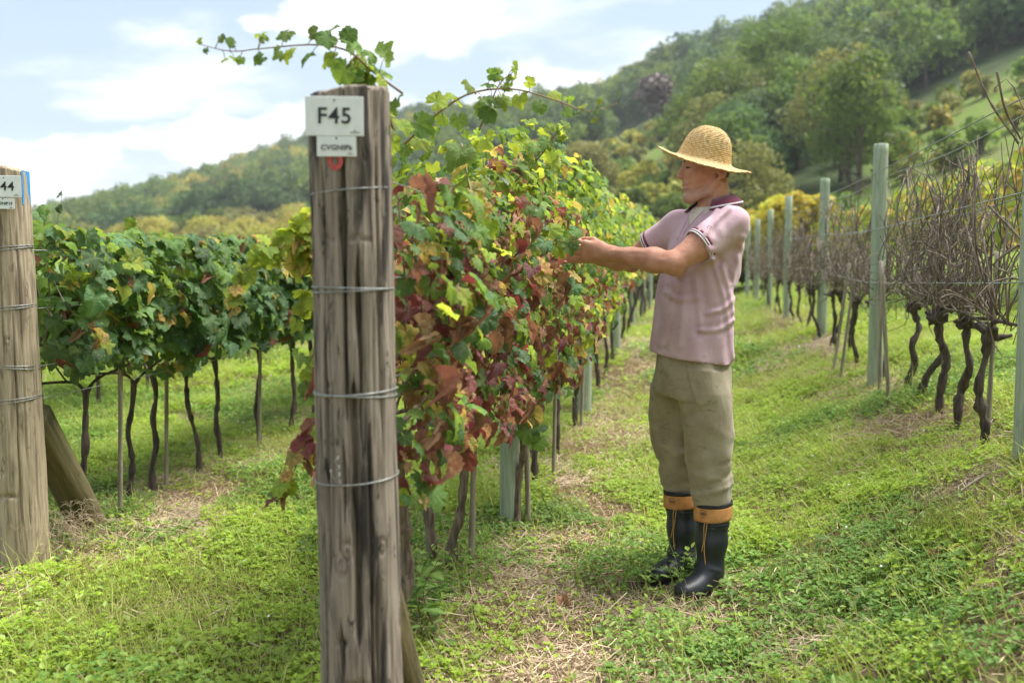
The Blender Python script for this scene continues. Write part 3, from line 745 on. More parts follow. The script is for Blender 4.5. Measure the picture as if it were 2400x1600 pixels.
RIGHT_POSTS = [(2.172, 2.2), (2.09, 5.19), (2.17, 8.76), (2.11, 12.0), (2.12, 15.2), (2.12, 18.4), (2.12, 21.6)]
rl = ['tall pale green post cut by the picture edge beside the bare row', 'pale green post standing free in the bare row, widest one in full view',
      'pale green post next behind the widest one in the bare row', 'thin pale post fourth along the bare row', 'thin pale post fifth along the bare row', 'thin pale post sixth along the bare row', 'thin pale post farthest along the bare row']
for k, (u, s) in enumerate(RIGHT_POSTS):
    line_post(u, s, 1.74, 0.052, 31 + k, rl[k], seg=40 if k < 3 else 16, rows=40 if k < 3 else 10, group='posts of the bare vine row')
LEFT_POSTS = [(-2.05, 5.3), (-2.05, 8.6), (-2.05, 12.0)]
for k, (u, s) in enumerate(LEFT_POSTS):
    line_post(u, s, 1.34, 0.050, 41 + k, ['pale post under the green row just to the left of the F45 post', 'pale post second along the green row behind F44', 'pale post third along the green row behind F44'][k], seg=20, rows=14, group='posts of the green row')
for k, (u, s) in enumerate([(-4.2, 4.2), (-4.2, 7.2), (-4.2, 10.4), (-6.3, 6.8), (-6.3, 10.0), (-6.3, 13.0)]):
    line_post(u, s, 1.32, 0.050, 51 + k, 'pale grey post in the far rows seen under the green canopy', seg=14, rows=10, group='posts of the rows behind the green row')

# --- trellis wires, each its own thing
def trellis_wire(pts, label, group, r=0.0016):
    g = Geo(); add_tube(g, spline(pts, max(8, 6 * len(pts))), r, 5)
    return tag(obj('trellis_wire', g.mesh('trellis_wire', [M_WIRE])), label, 'wire', group)
def wire_pts(posts, h, du=0.05, sag=0.015):
    out = []
    for k, (u, s) in enumerate(posts):
        x, y = xy(u + du, s); out.append((x, y, gz(x, y) + h))
        if k < len(posts) - 1:
            u2, s2 = posts[k + 1]; x2, y2 = xy((u + u2) / 2 + du, (s + s2) / 2); out.append((x2, y2, (gz(x, y) + gz(*xy(u2, s2))) / 2 + h - sag))
    return out
for nm, h, du in (('top', 1.55, -0.055), ('upper twin', 1.49, 0.055), ('second', 1.16, -0.055), ('second twin', 1.13, 0.055), ('third', 0.79, -0.055), ('third twin', 0.77, 0.055)):
    trellis_wire([(*xy(2.3, 0.6)[:2], gz(*xy(2.3, 0.6)) + h)] + wire_pts(RIGHT_POSTS, h, du), nm + ' galvanised wire strung along the bare vine row', 'wires of the bare row', 0.0034)
MIDP = [(-0.0, 0.0), (-0.076, 2.43), (-0.05, 5.7), (-0.05, 9.2), (-0.05, 12.6)]
for nm, h, du in (('top', 1.485, 0.06), ('second', 1.255, 0.06), ('third', 1.012, 0.06), ('lowest', 0.812, -0.06)):
    trellis_wire(wire_pts(MIDP, h, du), nm + ' wire running back from the F45 post through the leaves', 'wires of the middle row')
LEFTP = [(-2.02, 1.5)] + LEFT_POSTS
for nm, h in (('top', 1.36), ('second', 1.115), ('third', 0.87), ('lowest', 0.73)):
    trellis_wire(wire_pts(LEFTP, h, 0.075), nm + ' wire running back from the F44 post along the green row', 'wires of the green row')

# ------------------------------------------------------------------ grape leaves
def leaf_shape(seed, n=24, rings=2, curl=0.25, fold=0.15, roll=0.0, deep=0.10):
    """five-lobed blade in the XY plane, stalk at the origin, tip towards +Y, about 1 across. returns verts, faces, vein"""
    rs = np.random.RandomState(seed)
    key = [(0, .62), (14, .55), (27, .56 - deep), (40, .53), (56, .57), (70, .51), (84, .53 - deep * .7), (100, .48), (114, .50), (132, .46), (150, .43), (166, .32), (174, .08)]
    ang = np.array([k[0] for k in key], float); rad = np.array([k[1] for k in key])
    th = np.linspace(-174, 174, n)
    rl = np.interp(np.abs(th), ang, rad)
    rl = rl * (1 + 0.045 * rs.randn(n)) * (1 + 0.05 * np.where(np.arange(n) % 2 == 0, 1, -1))
    t = np.radians(th)
    lob = np.array([0, 56, -56, 114, -114])
    dv = np.min(np.abs((th[:, None] - lob[None] + 180) % 360 - 180), axis=1)
    vm = np.exp(-(dv / 11.0) ** 2)
    V = [np.zeros((1, 3))]; A = [[1.0]]
    fr = [1.0] if rings == 1 else [0.55, 1.0]
    for q in fr:
        x = rl * q * np.sin(t); y = rl * q * np.cos(t)
        z = np.zeros(n)
        V.append(np.stack([x, y, z], -1)); A.append(vm * (0.95 if q < 1 else 0.45))
    V = np.vstack(V); A = np.concatenate([np.asarray(a, float) for a in A])
    rr = np.hypot(V[:, 0], V[:, 1])
    z = -curl * rr ** 2 + fold * np.abs(V[:, 0]) * (0.6 + 0.8 * rs.rand()) + 0.06 * (1 - A) * np.sin(rr * 6) + 0.05 * rs.randn(len(V)) * (rr > 0.3)
    V[:, 2] = z
    if roll:   # dry leaf curling up round its midrib
        a = V[:, 0] * roll * 4.0; rd = 1 / (roll * 4.0)
        V[:, 0] = np.sin(a) * rd * (1 - 0.25 * rr); V[:, 2] += (1 - np.cos(a)) * rd
        V[:, 2] += -0.5 * roll * V[:, 1] ** 2 * 1.4
    i = np.arange(n - 1)
    F = [np.stack([np.zeros(n - 1, int), i + 2, i + 1], -1)]
    if rings == 2:
        F.append(np.stack([1 + i, 2 + i, 1 + n + i], -1)); F.append(np.stack([2 + i, 2 + n + i, 1 + n + i], -1))
    return V, np.vstack(F), A

LEAF_V = {}       # kind -> list of (V, F, A) low detail
LEAF_ME = {}      # kind -> list of meshes for single leaves
for kd in range(7):
    LEAF_V[kd] = []; LEAF_ME[kd] = []
    for q in range(5):
        dry = kd in (RED, DRY, WINE)
        p = dict(curl=0.10 + 0.22 * q, fold=(-0.25, 0.30, 0.55, 0.1, 0.75)[q], roll=0.0)
        if kd == DRY: p['roll'] = 0.6 + 0.25 * q
        elif dry and q >= 2: p['roll'] = 0.25 + 0.2 * (q - 2)
        elif kd == YELLOW and q >= 3: p['roll'] = 0.3
        V, F, A = leaf_shape(kd * 10 + q, 31, 2, **p)
        LEAF_ME[kd].append(make_mesh('leaf', V, [F], [LM[kd]], attrs={'vein': A}))
        LEAF_V[kd].append(leaf_shape(kd * 10 + q, 13, 1, **p))

def leaf_frames(nrm, tip, rs, jit=0.35):
    """rotation matrices whose Z is the blade normal and Y points to the leaf tip"""
    n = nrm + rs.normal(size=nrm.shape) * jit; n /= np.linalg.norm(n, axis=1)[:, None]
    t = tip + rs.normal(size=tip.shape) * 0.45
    t = t - n * (t * n).sum(1)[:, None]; t /= np.linalg.norm(t, axis=1)[:, None] + 1e-9
    x = np.cross(t, n)
    return np.stack([x, t, n], -1)        # columns x, y, z

def merged_leaves(pos, rot, size, kind, rs):
    """many leaves as one mesh"""
    g = Geo()
    used = sorted(set(kind.tolist()))
    rn = rs.rand(len(pos)); var = rs.randint(0, 5, len(pos))
    for kd in used:
        for q in range(5):
            ix = np.where((kind == kd) & (var == q))[0]
            if not len(ix): continue
            V, F, A = LEAF_V[kd][q]
            P = np.einsum('nij,vj->nvi', rot[ix], V) * size[ix][:, None, None] + pos[ix][:, None, :]
            nv = len(V)
            FF = (F[None] + (np.arange(len(ix)) * nv)[:, None, None]).reshape(-1, 3)
            g.add(P.reshape(-1, 3), FF, used.index(kd), vein=np.tile(A, len(ix)), rnd=np.repeat(rn[ix], nv))
    return g.mesh('foliage', [LM[k] for k in used])

def pick_kinds(z, rs, table):
    """table: [(height, probs over 7 kinds)] interpolated by height"""
    hs = np.array([t[0] for t in table]); ps = np.array([t[1] for t in table], float); ps /= ps.sum(1)[:, None]
    pr = np.stack([np.interp(z, hs, ps[:, k]) for k in range(7)], -1)
    cs = np.cumsum(pr, 1); r = rs.rand(len(z), 1) * cs[:, -1:]
    return (r > cs).sum(1).clip(0, 6)

#              green dark lime yell red  dry  wine
TAB_MID = [(0.45, [22, 22, 3, 4, 16, 16, 16]), (0.8, [14, 16, 3, 5, 18, 28, 16]), (1.15, [14, 13, 5, 9, 14, 32, 13]), (1.38, [24, 18, 9, 10, 8, 24, 7]), (1.56, [42, 20, 24, 7, 1, 6, 0]), (1.85, [46, 14, 34, 6, 0, 0, 0])]
TAB_MIDFAR = [(0.5, [30, 14, 6, 5, 20, 14, 11]), (0.95, [36, 14, 14, 8, 12, 13, 3]), (1.3, [44, 14, 30, 10, 0, 2, 0]), (1.8, [42, 8, 42, 8, 0, 0, 0])]
TAB_LEFT = [(0.6, [26, 60, 3, 5, 2, 4, 0]), (1.0, [24, 66, 3, 3, 1, 3, 0]), (1.3, [34, 44, 12, 6, 1, 3, 0]), (1.6, [36, 20, 32, 9, 1, 2, 0])]
TAB_YEL = [(0.6, [20, 4, 40, 36, 0, 0, 0]), (1.7, [10, 0, 48, 42, 0, 0, 0])]

def canopy(rs, n, s0, s1, z0, z1, hw, seed, table, size, uc=0.0, bulge=0.5):
    """leaf positions in row space: u across, s along, z up (from the row's ground)"""
    s = rs.uniform(s0, s1, n * 2); z = z0 + (z1 - z0) * rs.rand(n * 2)
    edge_b = z0 + 0.20 * (0.5 + 0.5 * vnoise(s * 2.3, 3.1, 0, seed)) + 0.05 * rs.rand(n * 2)
    edge_t = z1 - 0.16 * (0.5 + 0.5 * vnoise(s * 3.1, 7.7, 0, seed + 1))
    ok = (z > edge_b) & (z < edge_t)
    s, z = s[ok][:n], z[ok][:n]; m = len(s)
    t = (z - z0) / (z1 - z0)
    w = hw * (0.55 + 0.45 * np.sin(np.pi * np.clip(0.12 + 0.76 * t, 0, 1))) * (1 + bulge * vnoise(s * 2.6, z * 3.0, 0, seed + 2))
    sg = np.where(rs.rand(m) < 0.5, -1, 1)
    u = sg * w * rs.rand(m) ** 0.45
    nu = u / hw
    nrm = np.stack([nu * 1.1, rs.normal(size=m) * 0.35, 0.30 + 0.7 * t + rs.rand(m) * 0.25], -1)
    tip = np.stack([nu * 0.35, rs.normal(size=m) * 0.35, -np.ones(m)], -1)
    k = pick_kinds(z + 0.26 * fbm(s * 2.2, z * 2.6, u * 3.0, seed + 9, 2), rs, table)
    sz = size * (0.45 + 0.95 * rs.rand(m) ** 1.2) * np.where(np.isin(k, (RED, DRY, WINE)), 0.92, 1.0)
    return u + uc, s, z, nrm, tip, k, sz

def to_world_dirs(d):
    return np.stack([d[:, 0] * TY + d[:, 1] * TX, -d[:, 0] * TX + d[:, 1] * TY, d[:, 2]], -1)
def mat_of(Rm, p, s):
    M = np.eye(4); M[:3, :3] = Rm * s; M[:3, 3] = p; return Matrix(M.tolist())

def trunk_mesh(rs, h, r, m, lean=(0, 0), knot=0.5, n=22, forks=2, name='trunk'):
    """twisted, knuckled vine stem with a knobbly head that forks into arms along the row"""
    pts = [(0, 0, -0.06)]
    x = y = 0.0
    for k in range(1, 6):
        x += rs.normal() * 0.018 * knot * 2 + lean[0] / 5; y += rs.normal() * 0.018 * knot * 2 + lean[1] / 5
        pts.append((x, y, h * k / 5))
    P = spline(pts, n)
    z = P[:, 2]
    rad = r * (1.15 - 0.25 * z / h) * (1 + knot * 0.30 * rs.randn(n)).clip(0.7, 1.6)
    rad[0:2] *= 1.25; rad[-3:] *= 1.3
    g = Geo(); add_tube(g, P, rad, 9)
    V = g.v[0]; d = vnoise(V[:, 0] * 60, V[:, 1] * 60, V[:, 2] * 18, 3)[:, None]
    cen = np.repeat(P, 9, axis=0); V[:len(cen)] += (V[:len(cen)] - cen) * 0.28 * d[:len(cen)]
    top = P[-1]
    arms = []
    for f in range(forks):
        sgn = -1 if f % 2 else 1
        q = [top - [0, 0, 0.02], top + np.array([sgn * 0.10 * TX, sgn * 0.10 * TY, 0.05 + 0.03 * rs.randn()]), top + np.array([sgn * 0.44 * TX + 0.02 * rs.randn(), sgn * 0.44 * TY, 0.09 + 0.03 * rs.randn()])]
        add_tube(g, spline(q, 9), np.linspace(r * 0.7, r * 0.32, 9) * (1 + 0.2 * rs.randn(9)).clip(.7, 1.4), 7)
        arms.append(q)
    return g.mesh(name, [m]), top
def cane_mesh(rs, p, q, r0, r1, wob=0.06, n=10, m=None, curl=0.0):
    p = np.array(p, float); q = np.array(q, float)
    mid = [p + (q - p) * t + rs.normal(size=3) * wob for t in (0.3, 0.6)]
    pts = [p] + mid + [q]
    if curl: pts.append(q + np.array([rs.normal() * 0.08, rs.normal() * 0.08, -0.02 + rs.normal() * 0.06]))
    P = spline(pts, n)
    rad = np.linspace(r0, r1, n); rad[2::3] *= 1.22
    g = Geo(); add_tube(g, P, rad, 5); return g.mesh('cane', [m or M_CANE])

CAMP = np.array([0, 0, CAMZ])
def leafy_vine(label, group, base_us, span, zr, hw, table, size, n_single, n_mass, seed, uc=0.0, trunk_h=0.62, tr=0.02, bark=M_BARK, canes=4, uprights=5, bulge=0.5, cull=None):
    """one vine with its stem, arms, canes, single leaves and the mass of leaves behind them"""
    rs = np.random.RandomState(seed)
    bx, by = xy(*base_us); bz = gz(bx, by)
    root = obj('grape_vine', None, loc=(bx, by, bz)); tag(root, label, 'vine', group)
    tm, top = trunk_mesh(rs, trunk_h, tr, bark)
    obj('trunk', tm, root)
    for c in range(uprights):
        s0 = rs.uniform(*span) - base_us[1]; du = rs.uniform(-0.5, 0.5) * hw + uc - base_us[0]
        q = np.array([du * TY + s0 * TX, -du * TX + s0 * TY, rs.uniform(zr[0] + 0.5, zr[1])])
        p = top + np.array([0.35 * s0 * TX, 0.35 * s0 * TY, 0.05])
        obj('cane', cane_mesh(rs, p, q, 0.0050, 0.0022, 0.05), root)
    n = n_single + n_mass
    u, s, z, nrm, tip, k, sz = canopy(rs, n, span[0], span[1], zr[0], zr[1], hw, seed % 7 + 60, table, size, uc, bulge)
    x, y = xy(u, s); gzv = ground_h(*xy(np.full_like(s, base_us[0]), s))
    pos = np.stack([x, y, z + gzv], -1)
    if cull is not None:
        kp = x > cull[0] + cull[1] * s
        pos, nrm, tip, k, sz, u = pos[kp], nrm[kp], tip[kp], k[kp], sz[kp], u[kp]
    rot = leaf_frames(to_world_dirs(nrm), to_world_dirs(tip), rs)
    loc = pos - np.array([bx, by, bz])
    # the leaves that show largest become single leaves: nearest the camera and outermost
    if n_single:
        v = pos - CAMP; d = np.linalg.norm(v, axis=1)
        side = np.array([TY, -TX]) * (1 if base_us[0] < 1.5 else -1)
        score = d - 0.9 * ((u - uc) * (1 if base_us[0] < 1.5 else -1))
        order = np.argsort(score)
        one, rest = order[:n_single], order[n_single:]
        for i in one:
            o = bpy.data.objects.new('leaf', LEAF_ME[int(k[i])][rs.randint(5)]); COL.objects.link(o); o.parent = root
            o.matrix_basis = mat_of(rot[i], loc[i], sz[i])
    else: rest = np.arange(len(u))
    if len(rest):
        fo = obj('foliage', merged_leaves(loc[rest], rot[rest], sz[rest], k[rest], rs), root); fo['kind'] = 'stuff'
    return root

def shoot(parent, pts_w, leaves, r0=0.0032, r1=0.0012, seed=0, kinds=(LIME, GREEN), size=(0.075, 0.03), face=None, hang=0.6, petiole=0.04):
    """a long cane end with leaves set alternately along it (points in world space)"""
    rs = np.random.RandomState(seed); b = np.array(parent.location)
    P = spline(np.array(pts_w), 26) - b
    g = Geo(); rad = np.linspace(r0, r1, 26); add_tube(g, P, rad, 6)
    tdir = np.gradient(P, axis=0); tdir /= np.linalg.norm(tdir, axis=1)[:, None]
    ls = []
    for i in range(leaves):
        f = (i + 0.5) / leaves; idx = min(25, int(f * 25 + rs.rand()))
        side = np.array([rs.normal() * 0.5, rs.normal() * 0.6, (1 if i % 2 else -1) * 0.9 + 0.15]); side /= np.linalg.norm(side)
        j = P[idx] + side * petiole * (1.1 - 0.6 * f) * (0.6 + 0.8 * rs.rand())
        add_tube(g, np.array([P[idx], (P[idx] + j) / 2 + [0, 0, 0.004], j]), [0.0012, 0.001, 0.0008], 4)
        nrm = np.array([[rs.normal() * 0.5, -0.75 + rs.normal() * 0.4, 0.55 + rs.normal() * 0.35]])
        tip = side[None] * 0.6 + tdir[idx][None] * 0.3 + np.array([[0, 0, -hang]])
        ls.append((j, leaf_frames(nrm, tip, rs, 0.3)[0], (size[0] + (size[1] - size[0]) * f) * (0.75 + 0.5 * rs.rand()), rs.choice(kinds)))
    so = obj('shoot', g.mesh('shoot', [M_SHOOT]), parent)
    for j, Rm, szz, kd in ls:
        o = obj('leaf', LEAF_ME[int(kd)][rs.randint(5)], so); o.matrix_basis = mat_of(Rm, j, szz)
    return so

def PX(px, py, d):
    """scene point seen at a place of the photograph (2352 wide) at forward distance d"""
    th = R(4.35); a = (px - 1176) / 2287.0; b = -(py - 784) / 2287.0
    c, s = math.cos(th), math.sin(th)
    fy, fz = c + b * s, -s + b * c
    k = d / fy
    return np.array([a * k, d, CAMZ + fz * k])

# ---- the middle row
CULL = (-0.47, -0.15)      # pruned flush on the side of the F44 row
GM = 'red and green vines of the middle row'
V1 = leafy_vine('turning vine right behind the F45 post, large dark leaves in front', GM, (-0.16, 0.85), (0.14, 0.95), (0.62, 1.54), 0.30, TAB_MID, 0.074, 300, 480, 201, -0.10, 0.72, 0.021, M_BARK_PALE, cull=CULL)
V2 = leafy_vine('red and brown leaved vine with a stake, first stem seen beside the F45 post', GM, (-0.255, 1.70), (0.80, 1.65), (0.58, 1.68), 0.34, TAB_MID, 0.068, 300, 640, 202, -0.12, 0.66, 0.019, M_BARK_PALE, cull=CULL)
V3 = leafy_vine('red leaved vine with a bowed stem beside the second stake', GM, (-0.165, 1.62), (1.45, 2.30), (0.60, 1.82), 0.36, TAB_MID, 0.066, 300, 640, 203, -0.12, 0.64, 0.018, M_BARK_PALE, cull=CULL)
V4 = leafy_vine('wine red vine at the slim second post, reached by the man', GM, (-0.03, 2.40), (2.10, 2.95), (0.52, 1.95), 0.37, TAB_MID, 0.064, 300, 640, 204, -0.10, 0.62, 0.018, M_BARK_PALE, cull=CULL)
V5 = leafy_vine('green and russet vine just beyond the slim second post', GM, (-0.08, 3.25), (2.85, 3.75), (0.74, 1.92), 0.32, TAB_MIDFAR, 0.068, 200, 460, 205, -0.05, 0.64, 0.018, cull=CULL)
V6 = leafy_vine('yellow green vine behind the hands of the man', GM, (-0.05, 4.05), (3.65, 4.6), (0.74, 1.88), 0.32, TAB_MIDFAR, 0.070, 160, 460, 206, -0.03, 0.64, 0.018, cull=CULL)
for k in range(16):
    s = 5.0 + k * 0.9
    leafy_vine('yellow green vine in the blurred far part of the middle row', 'far vines of the middle row', (-0.04, s), (s - 0.5, s + 0.5), (0.78, 1.84), 0.27, TAB_MIDFAR, 0.078, 0, 400 if k < 8 else 240, 210 + k, -0.03, 0.64, 0.018, uprights=3 if k < 6 else 0)
def stem(name, pts, r, m, label, cat, group, n=16, knob=0.12, sides=8):
    rs = np.random.RandomState(int(abs(pts[0][0]) * 1000) % 997)
    b = np.array(pts[0]); P = spline(np.array(pts) - b, n)
    g = Geo(); add_tube(g, P, r * (1 + knob * rs.randn(n)).clip(0.8, 1.35), sides)
    return tag(obj(name, g.mesh(name, [m]), loc=b), label, cat, group)
def stake(u, s, h, r, label, group, lean=(0, 0)):
    x, y = xy(u, s); z = gz(x, y) - 0.05
    return stem('vine_stake', [(x, y, z), (x + lean[0] / 2, y + lean[1] / 2, z + h / 2), (x + lean[0], y + lean[1], z + h)], r, M_STAKE, label, 'stake', group, 10, 0.07, 7)
stake(-0.29, 1.72, 1.0, 0.0125, 'rough grey stake beside the first vine stem right of the F45 post', 'stakes tied to vines', (-0.02, 0))
stake(-0.10, 1.66, 1.05, 0.0125, 'rough grey stake beside the bowed vine stem', 'stakes tied to vines', (0.03, 0.02))
stake(0.015, 2.45, 1.0, 0.014, 'pale stake touching the slim second post', 'stakes tied to vines', (-0.02, 0.02))
for k, (u, s) in enumerate([(0.02, 3.3), (-0.06, 4.1), (0.0, 5.0)]):
    stake(u, s, 1.0, 0.012, ['thin grey stake just beyond the slim second post', 'thin grey stake short of the third middle post', 'thin grey stake near the third middle post'][k], 'stakes tied to vines', (0.02, 0))
# long shoots of the middle row
shoot(V1, [PX(925, 215, 2.62), PX(850, 160, 2.60), PX(800, 118, 2.58), PX(720, 103, 2.56), PX(600, 112, 2.54), PX(530, 118, 2.52), PX(462, 103, 2.50)], 30, 0.0034, 0.0009, 1, (GREEN, GREEN, LIME), (0.072, 0.020), hang=0.5)
shoot(V1, [PX(905, 300, 2.7), PX(880, 240, 2.66), PX(835, 175, 2.62), PX(800, 160, 2.6)], 13, 0.0034, 0.0015, 2, (GREEN, LIME, LIME), (0.07, 0.05))
shoot(V2, [PX(930, 330, 3.0), PX(1000, 265, 3.0), PX(1080, 215, 3.0), PX(1180, 205, 2.98), PX(1280, 232, 2.95), PX(1350, 255, 2.92), PX(1420, 238, 2.9)], 24, 0.004, 0.001, 3, (LIME, LIME, GREEN), (0.070, 0.022), hang=0.6)
shoot(V2, [PX(1100, 300, 3.05), PX(1125, 240, 3.02), PX(1150, 190, 3.0), PX(1180, 165, 2.98)], 9, 0.003, 0.001, 4, (LIME, GREEN), (0.072, 0.04))
shoot(V1, [PX(760, 470, 2.95), PX(715, 520, 2.9), PX(650, 565, 2.86), PX(590, 600, 2.84), PX(548, 650, 2.82), PX(535, 715, 2.8)], 34, 0.0034, 0.001, 5, (LIME, LIME, LIME, LIME, YELLOW), (0.072, 0.042), hang=0.6, petiole=0.03)
shoot(V1, [PX(770, 520, 2.95), PX(730, 545, 2.93), PX(700, 575, 2.92), PX(690, 600, 2.92)], 15, 0.003, 0.0015, 6, (YELLOW, YELLOW, LIME, YELLOW), (0.10, 0.08), hang=0.8)
shoot(V1, [PX(760, 640, 2.95), PX(722, 680, 2.92), PX(700, 700, 2.9), PX(690, 725, 2.9)], 9, 0.003, 0.001, 7, (LIME, LIME), (0.065, 0.045), hang=0.7)
shoot(V1, [PX(760, 790, 2.95), PX(722, 810, 2.92), PX(705, 860, 2.9), PX(700, 930, 2.9)], 10, 0.003, 0.001, 8, (YELLOW, LIME, GREEN), (0.07, 0.05), hang=0.9)
shoot(V1, [PX(760, 960, 2.95), PX(712, 1020, 2.9), PX(690, 1050, 2.88), PX(660, 1110, 2.86), PX(625, 1150, 2.84)], 16, 0.003, 0.0012, 9, (GREEN, GREEN, LIME, RED, YELLOW, DRY), (0.075, 0.055), hang=0.9)
shoot(V3, [PX(1180, 420, 3.9), PX(1240, 360, 3.86), PX(1275, 310, 3.84), PX(1298, 290, 3.82)], 13, 0.003, 0.001, 10, (LIME, GREEN), (0.075, 0.035))
shoot(V4, [PX(1130, 520, 3.8), PX(1190, 555, 3.72), PX(1240, 540, 3.68), PX(1300, 556, 3.66), PX(1330, 548, 3.66)], 16, 0.003, 0.001, 11, (GREEN, DARK, GREEN, LIME), (0.09, 0.055), hang=0.9)
shoot(V3, [PX(1060, 330, 3.2), PX(1080, 430, 3.1), PX(1100, 480, 3.05), PX(1150, 520, 3.0)], 12, 0.003, 0.0015, 12, (GREEN, LIME, YELLOW), (0.085, 0.06), hang=0.9)
shoot(V3, [PX(1000, 960, 3.2), PX(1040, 1010, 3.15), PX(1080, 1040, 3.1)], 7, 0.003, 0.0015, 13, (RED, WINE, GREEN), (0.09, 0.08), hang=1.2)
shoot(V4, [PX(1190, 900, 4.1), PX(1215, 960, 4.0), PX(1235, 1010, 3.98)], 11, 0.003, 0.0015, 14, (DARK, GREEN, YELLOW), (0.10, 0.075), hang=1.0)

# ---- the green row behind F44
GL = 'green vines of the row behind the F44 post'
LB = [(-2.06, 2.05), (-2.16, 2.50), (-2.25, 2.95), (-2.18, 3.35), (-2.2, 3.70), (-2.12, 4.1), (-2.1, 4.6), (-2.12, 5.1), (-2.08, 5.65)]
LL = ['dark green vine against the tan F44 post', 'dark green vine second from the F44 post', 'dark green vine with a crooked stem, third from the F44 post', 'dark green vine with a stem bent at the knee, fourth from F44',
      'dark green vine fifth from the F44 post', 'dark green vine sixth from the F44 post', 'dark green vine seventh from the F44 post', 'dark green vine eighth from the F44 post', 'dark green vine ninth from F44, partly behind the F45 shoots']
LS = [(1.62, 2.3), (2.15, 2.8), (2.6, 3.2), (3.05, 3.6), (3.4, 4.0), (3.8, 4.45), (4.25, 4.95), (4.75, 5.45), (5.3, 6.0)]
LV = []
for k in range(9):
    LV.append(leafy_vine(LL[k], GL, LB[k], LS[k], (0.70, 1.50), 0.34, TAB_LEFT, 0.092, 180 if k < 6 else 120, 330, 240 + k, -2.08, 0.70, 0.0150, M_BARK))
for k in range(12):
    s = 6.4 + 0.9 * k
    leafy_vine('dark green vine in the far part of the row behind F44', 'far vines of the green row', (-2.08, s), (s - 0.5, s + 0.5), (0.72, 1.48), 0.32, TAB_LEFT, 0.10, 0, 360 if k < 6 else 220, 250 + k, -2.08, 0.7, 0.015, uprights=0)
shoot(LV[0], [PX(120, 560, 4.6), PX(133, 500, 4.6), PX(141, 460, 4.58), PX(140, 430, 4.58)], 5, 0.0022, 0.0006, 15, (DARK, WINE, GREEN), (0.05, 0.02))
shoot(LV[0], [PX(90, 580, 4.5), PX(100, 520, 4.5), PX(105, 480, 4.5)], 6, 0.003, 0.001, 16, (DARK, GREEN), (0.09, 0.06))
shoot(LV[2], [PX(300, 590, 5.6), PX(310, 540, 5.6), PX(300, 500, 5.6)], 7, 0.003, 0.001, 17, (LIME, GREEN), (0.09, 0.05))
for r, (uu, s0, n) in enumerate([(-4.2, 2.6, 15), (-6.3, 4.4, 14)]):
    for k in range(n):
        s = s0 + 0.72 * k
        leafy_vine('green vine of the rows seen through under the green row', 'vines of the rows behind the green row', (uu, s), (s - 0.55, s + 0.55), (0.68, 1.45), 0.33, TAB_LEFT, 0.13, 0, 130, 280 + r * 30 + k, uu, 0.72, 0.016, uprights=0)
for k, (u, s) in enumerate([(-2.0, 2.2), (-2.2, 3.0), (-2.1, 4.05)]):
    stake(u, s, 1.0, 0.012, ['thin grey stake close behind the mossy brace log', 'thin grey stake beside the crooked stem in the green row', 'thin grey stake beside the fourth vine of the green row'][k], 'stakes of the green row', (0.03, 0.0))

# ---- the yellow row beyond the bare vines
for k in range(18):
    s = 8.0 + 1.0 * k
    leafy_vine('bright yellow vine glowing behind the bare canes', 'yellow vines behind the bare row', (4.25, s), (s - 0.55, s + 0.55), (0.55, 1.65), 0.36, TAB_YEL, 0.12, 0, 320, 330 + k, 4.25, 0.7, 0.022, uprights=0)

# ---- the bare row on the right
def bare_vine(label, group, u, s, seed, ncane, th=0.56, r=0.016, tall=0.0, thick=1.0):
    rs = np.random.RandomState(seed)
    bx, by = xy(u, s); root = obj('bare_vine', None, loc=(bx, by, gz(bx, by))); tag(root, label, 'vine', group)
    tm, top = trunk_mesh(rs, th, r, M_BARK, knot=0.62, lean=(rs.normal() * 0.04, rs.normal() * 0.05))
    obj('trunk', tm, root)
    g = Geo()
    for k in range(7):   # knobbly crown of old spurs
        a = rs.rand() * 6.28; p = top + np.array([math.cos(a) * 0.03, math.sin(a) * 0.05, rs.normal() * 0.02])
        add_tube(g, spline([top, p, p + rs.normal(size=3) * 0.03 + [0, 0, 0.03]], 6), np.array([.014, .018, .015, .018, .012, .008]) * r / 0.020, 6)
    obj('spur_head', g.mesh('spur_head', [M_BARK]), root)
    for k in range(ncane):
        ds = rs.uniform(-0.48, 0.48); du = rs.normal() * 0.06
        p = top + np.array([0.95 * ds * TX, 0.95 * ds * TY, 0.05 + rs.rand() * 0.07])
        hh = rs.uniform(0.50, 0.96) + (tall if k < 3 else 0)
        e = np.array([(ds + rs.normal() * 0.12) * TX + du, (ds + rs.normal() * 0.12) * TY, th + hh])
        kind = rs.rand()
        if kind < 0.3: e = np.array([ds * 2.0 * TX + du * 2, ds * 2.0 * TY, th + rs.uniform(0.2, 0.5)])
        if kind > 0.78:
            p = np.array([ds * TX + du, ds * TY, th + rs.uniform(0.35, 0.9)]); e = np.array([(ds + rs.normal() * 0.2) * TX + du * 1.5 + rs.normal() * 0.05, (ds + rs.normal() * 0.2) * TY, th + rs.uniform(-0.12, 0.25)])
        obj('cane', cane_mesh(rs, p, e, thick * rs.uniform(0.0028, 0.0060), 0.0018 * thick, 0.07, 12, M_CANE if rs.rand() < 0.75 else M_BARK_PALE, curl=rs.rand() < 0.4), root)
    return root
BL = ['bare dark vine with a knobbly head by the picture edge post', 'bare vine with a stout leaning stem, second from the picture edge', 'bare vine with a thick stem, third from the picture edge',
      'bare vine fourth from the picture edge', 'bare vine with a slender stem just right of the widest pale post', 'bare vine pressed against the widest pale post', 'bare vine first behind the widest pale post',
      'bare vine second behind the widest pale post', 'bare vine third behind the widest pale post', 'bare vine fourth behind the widest pale post']
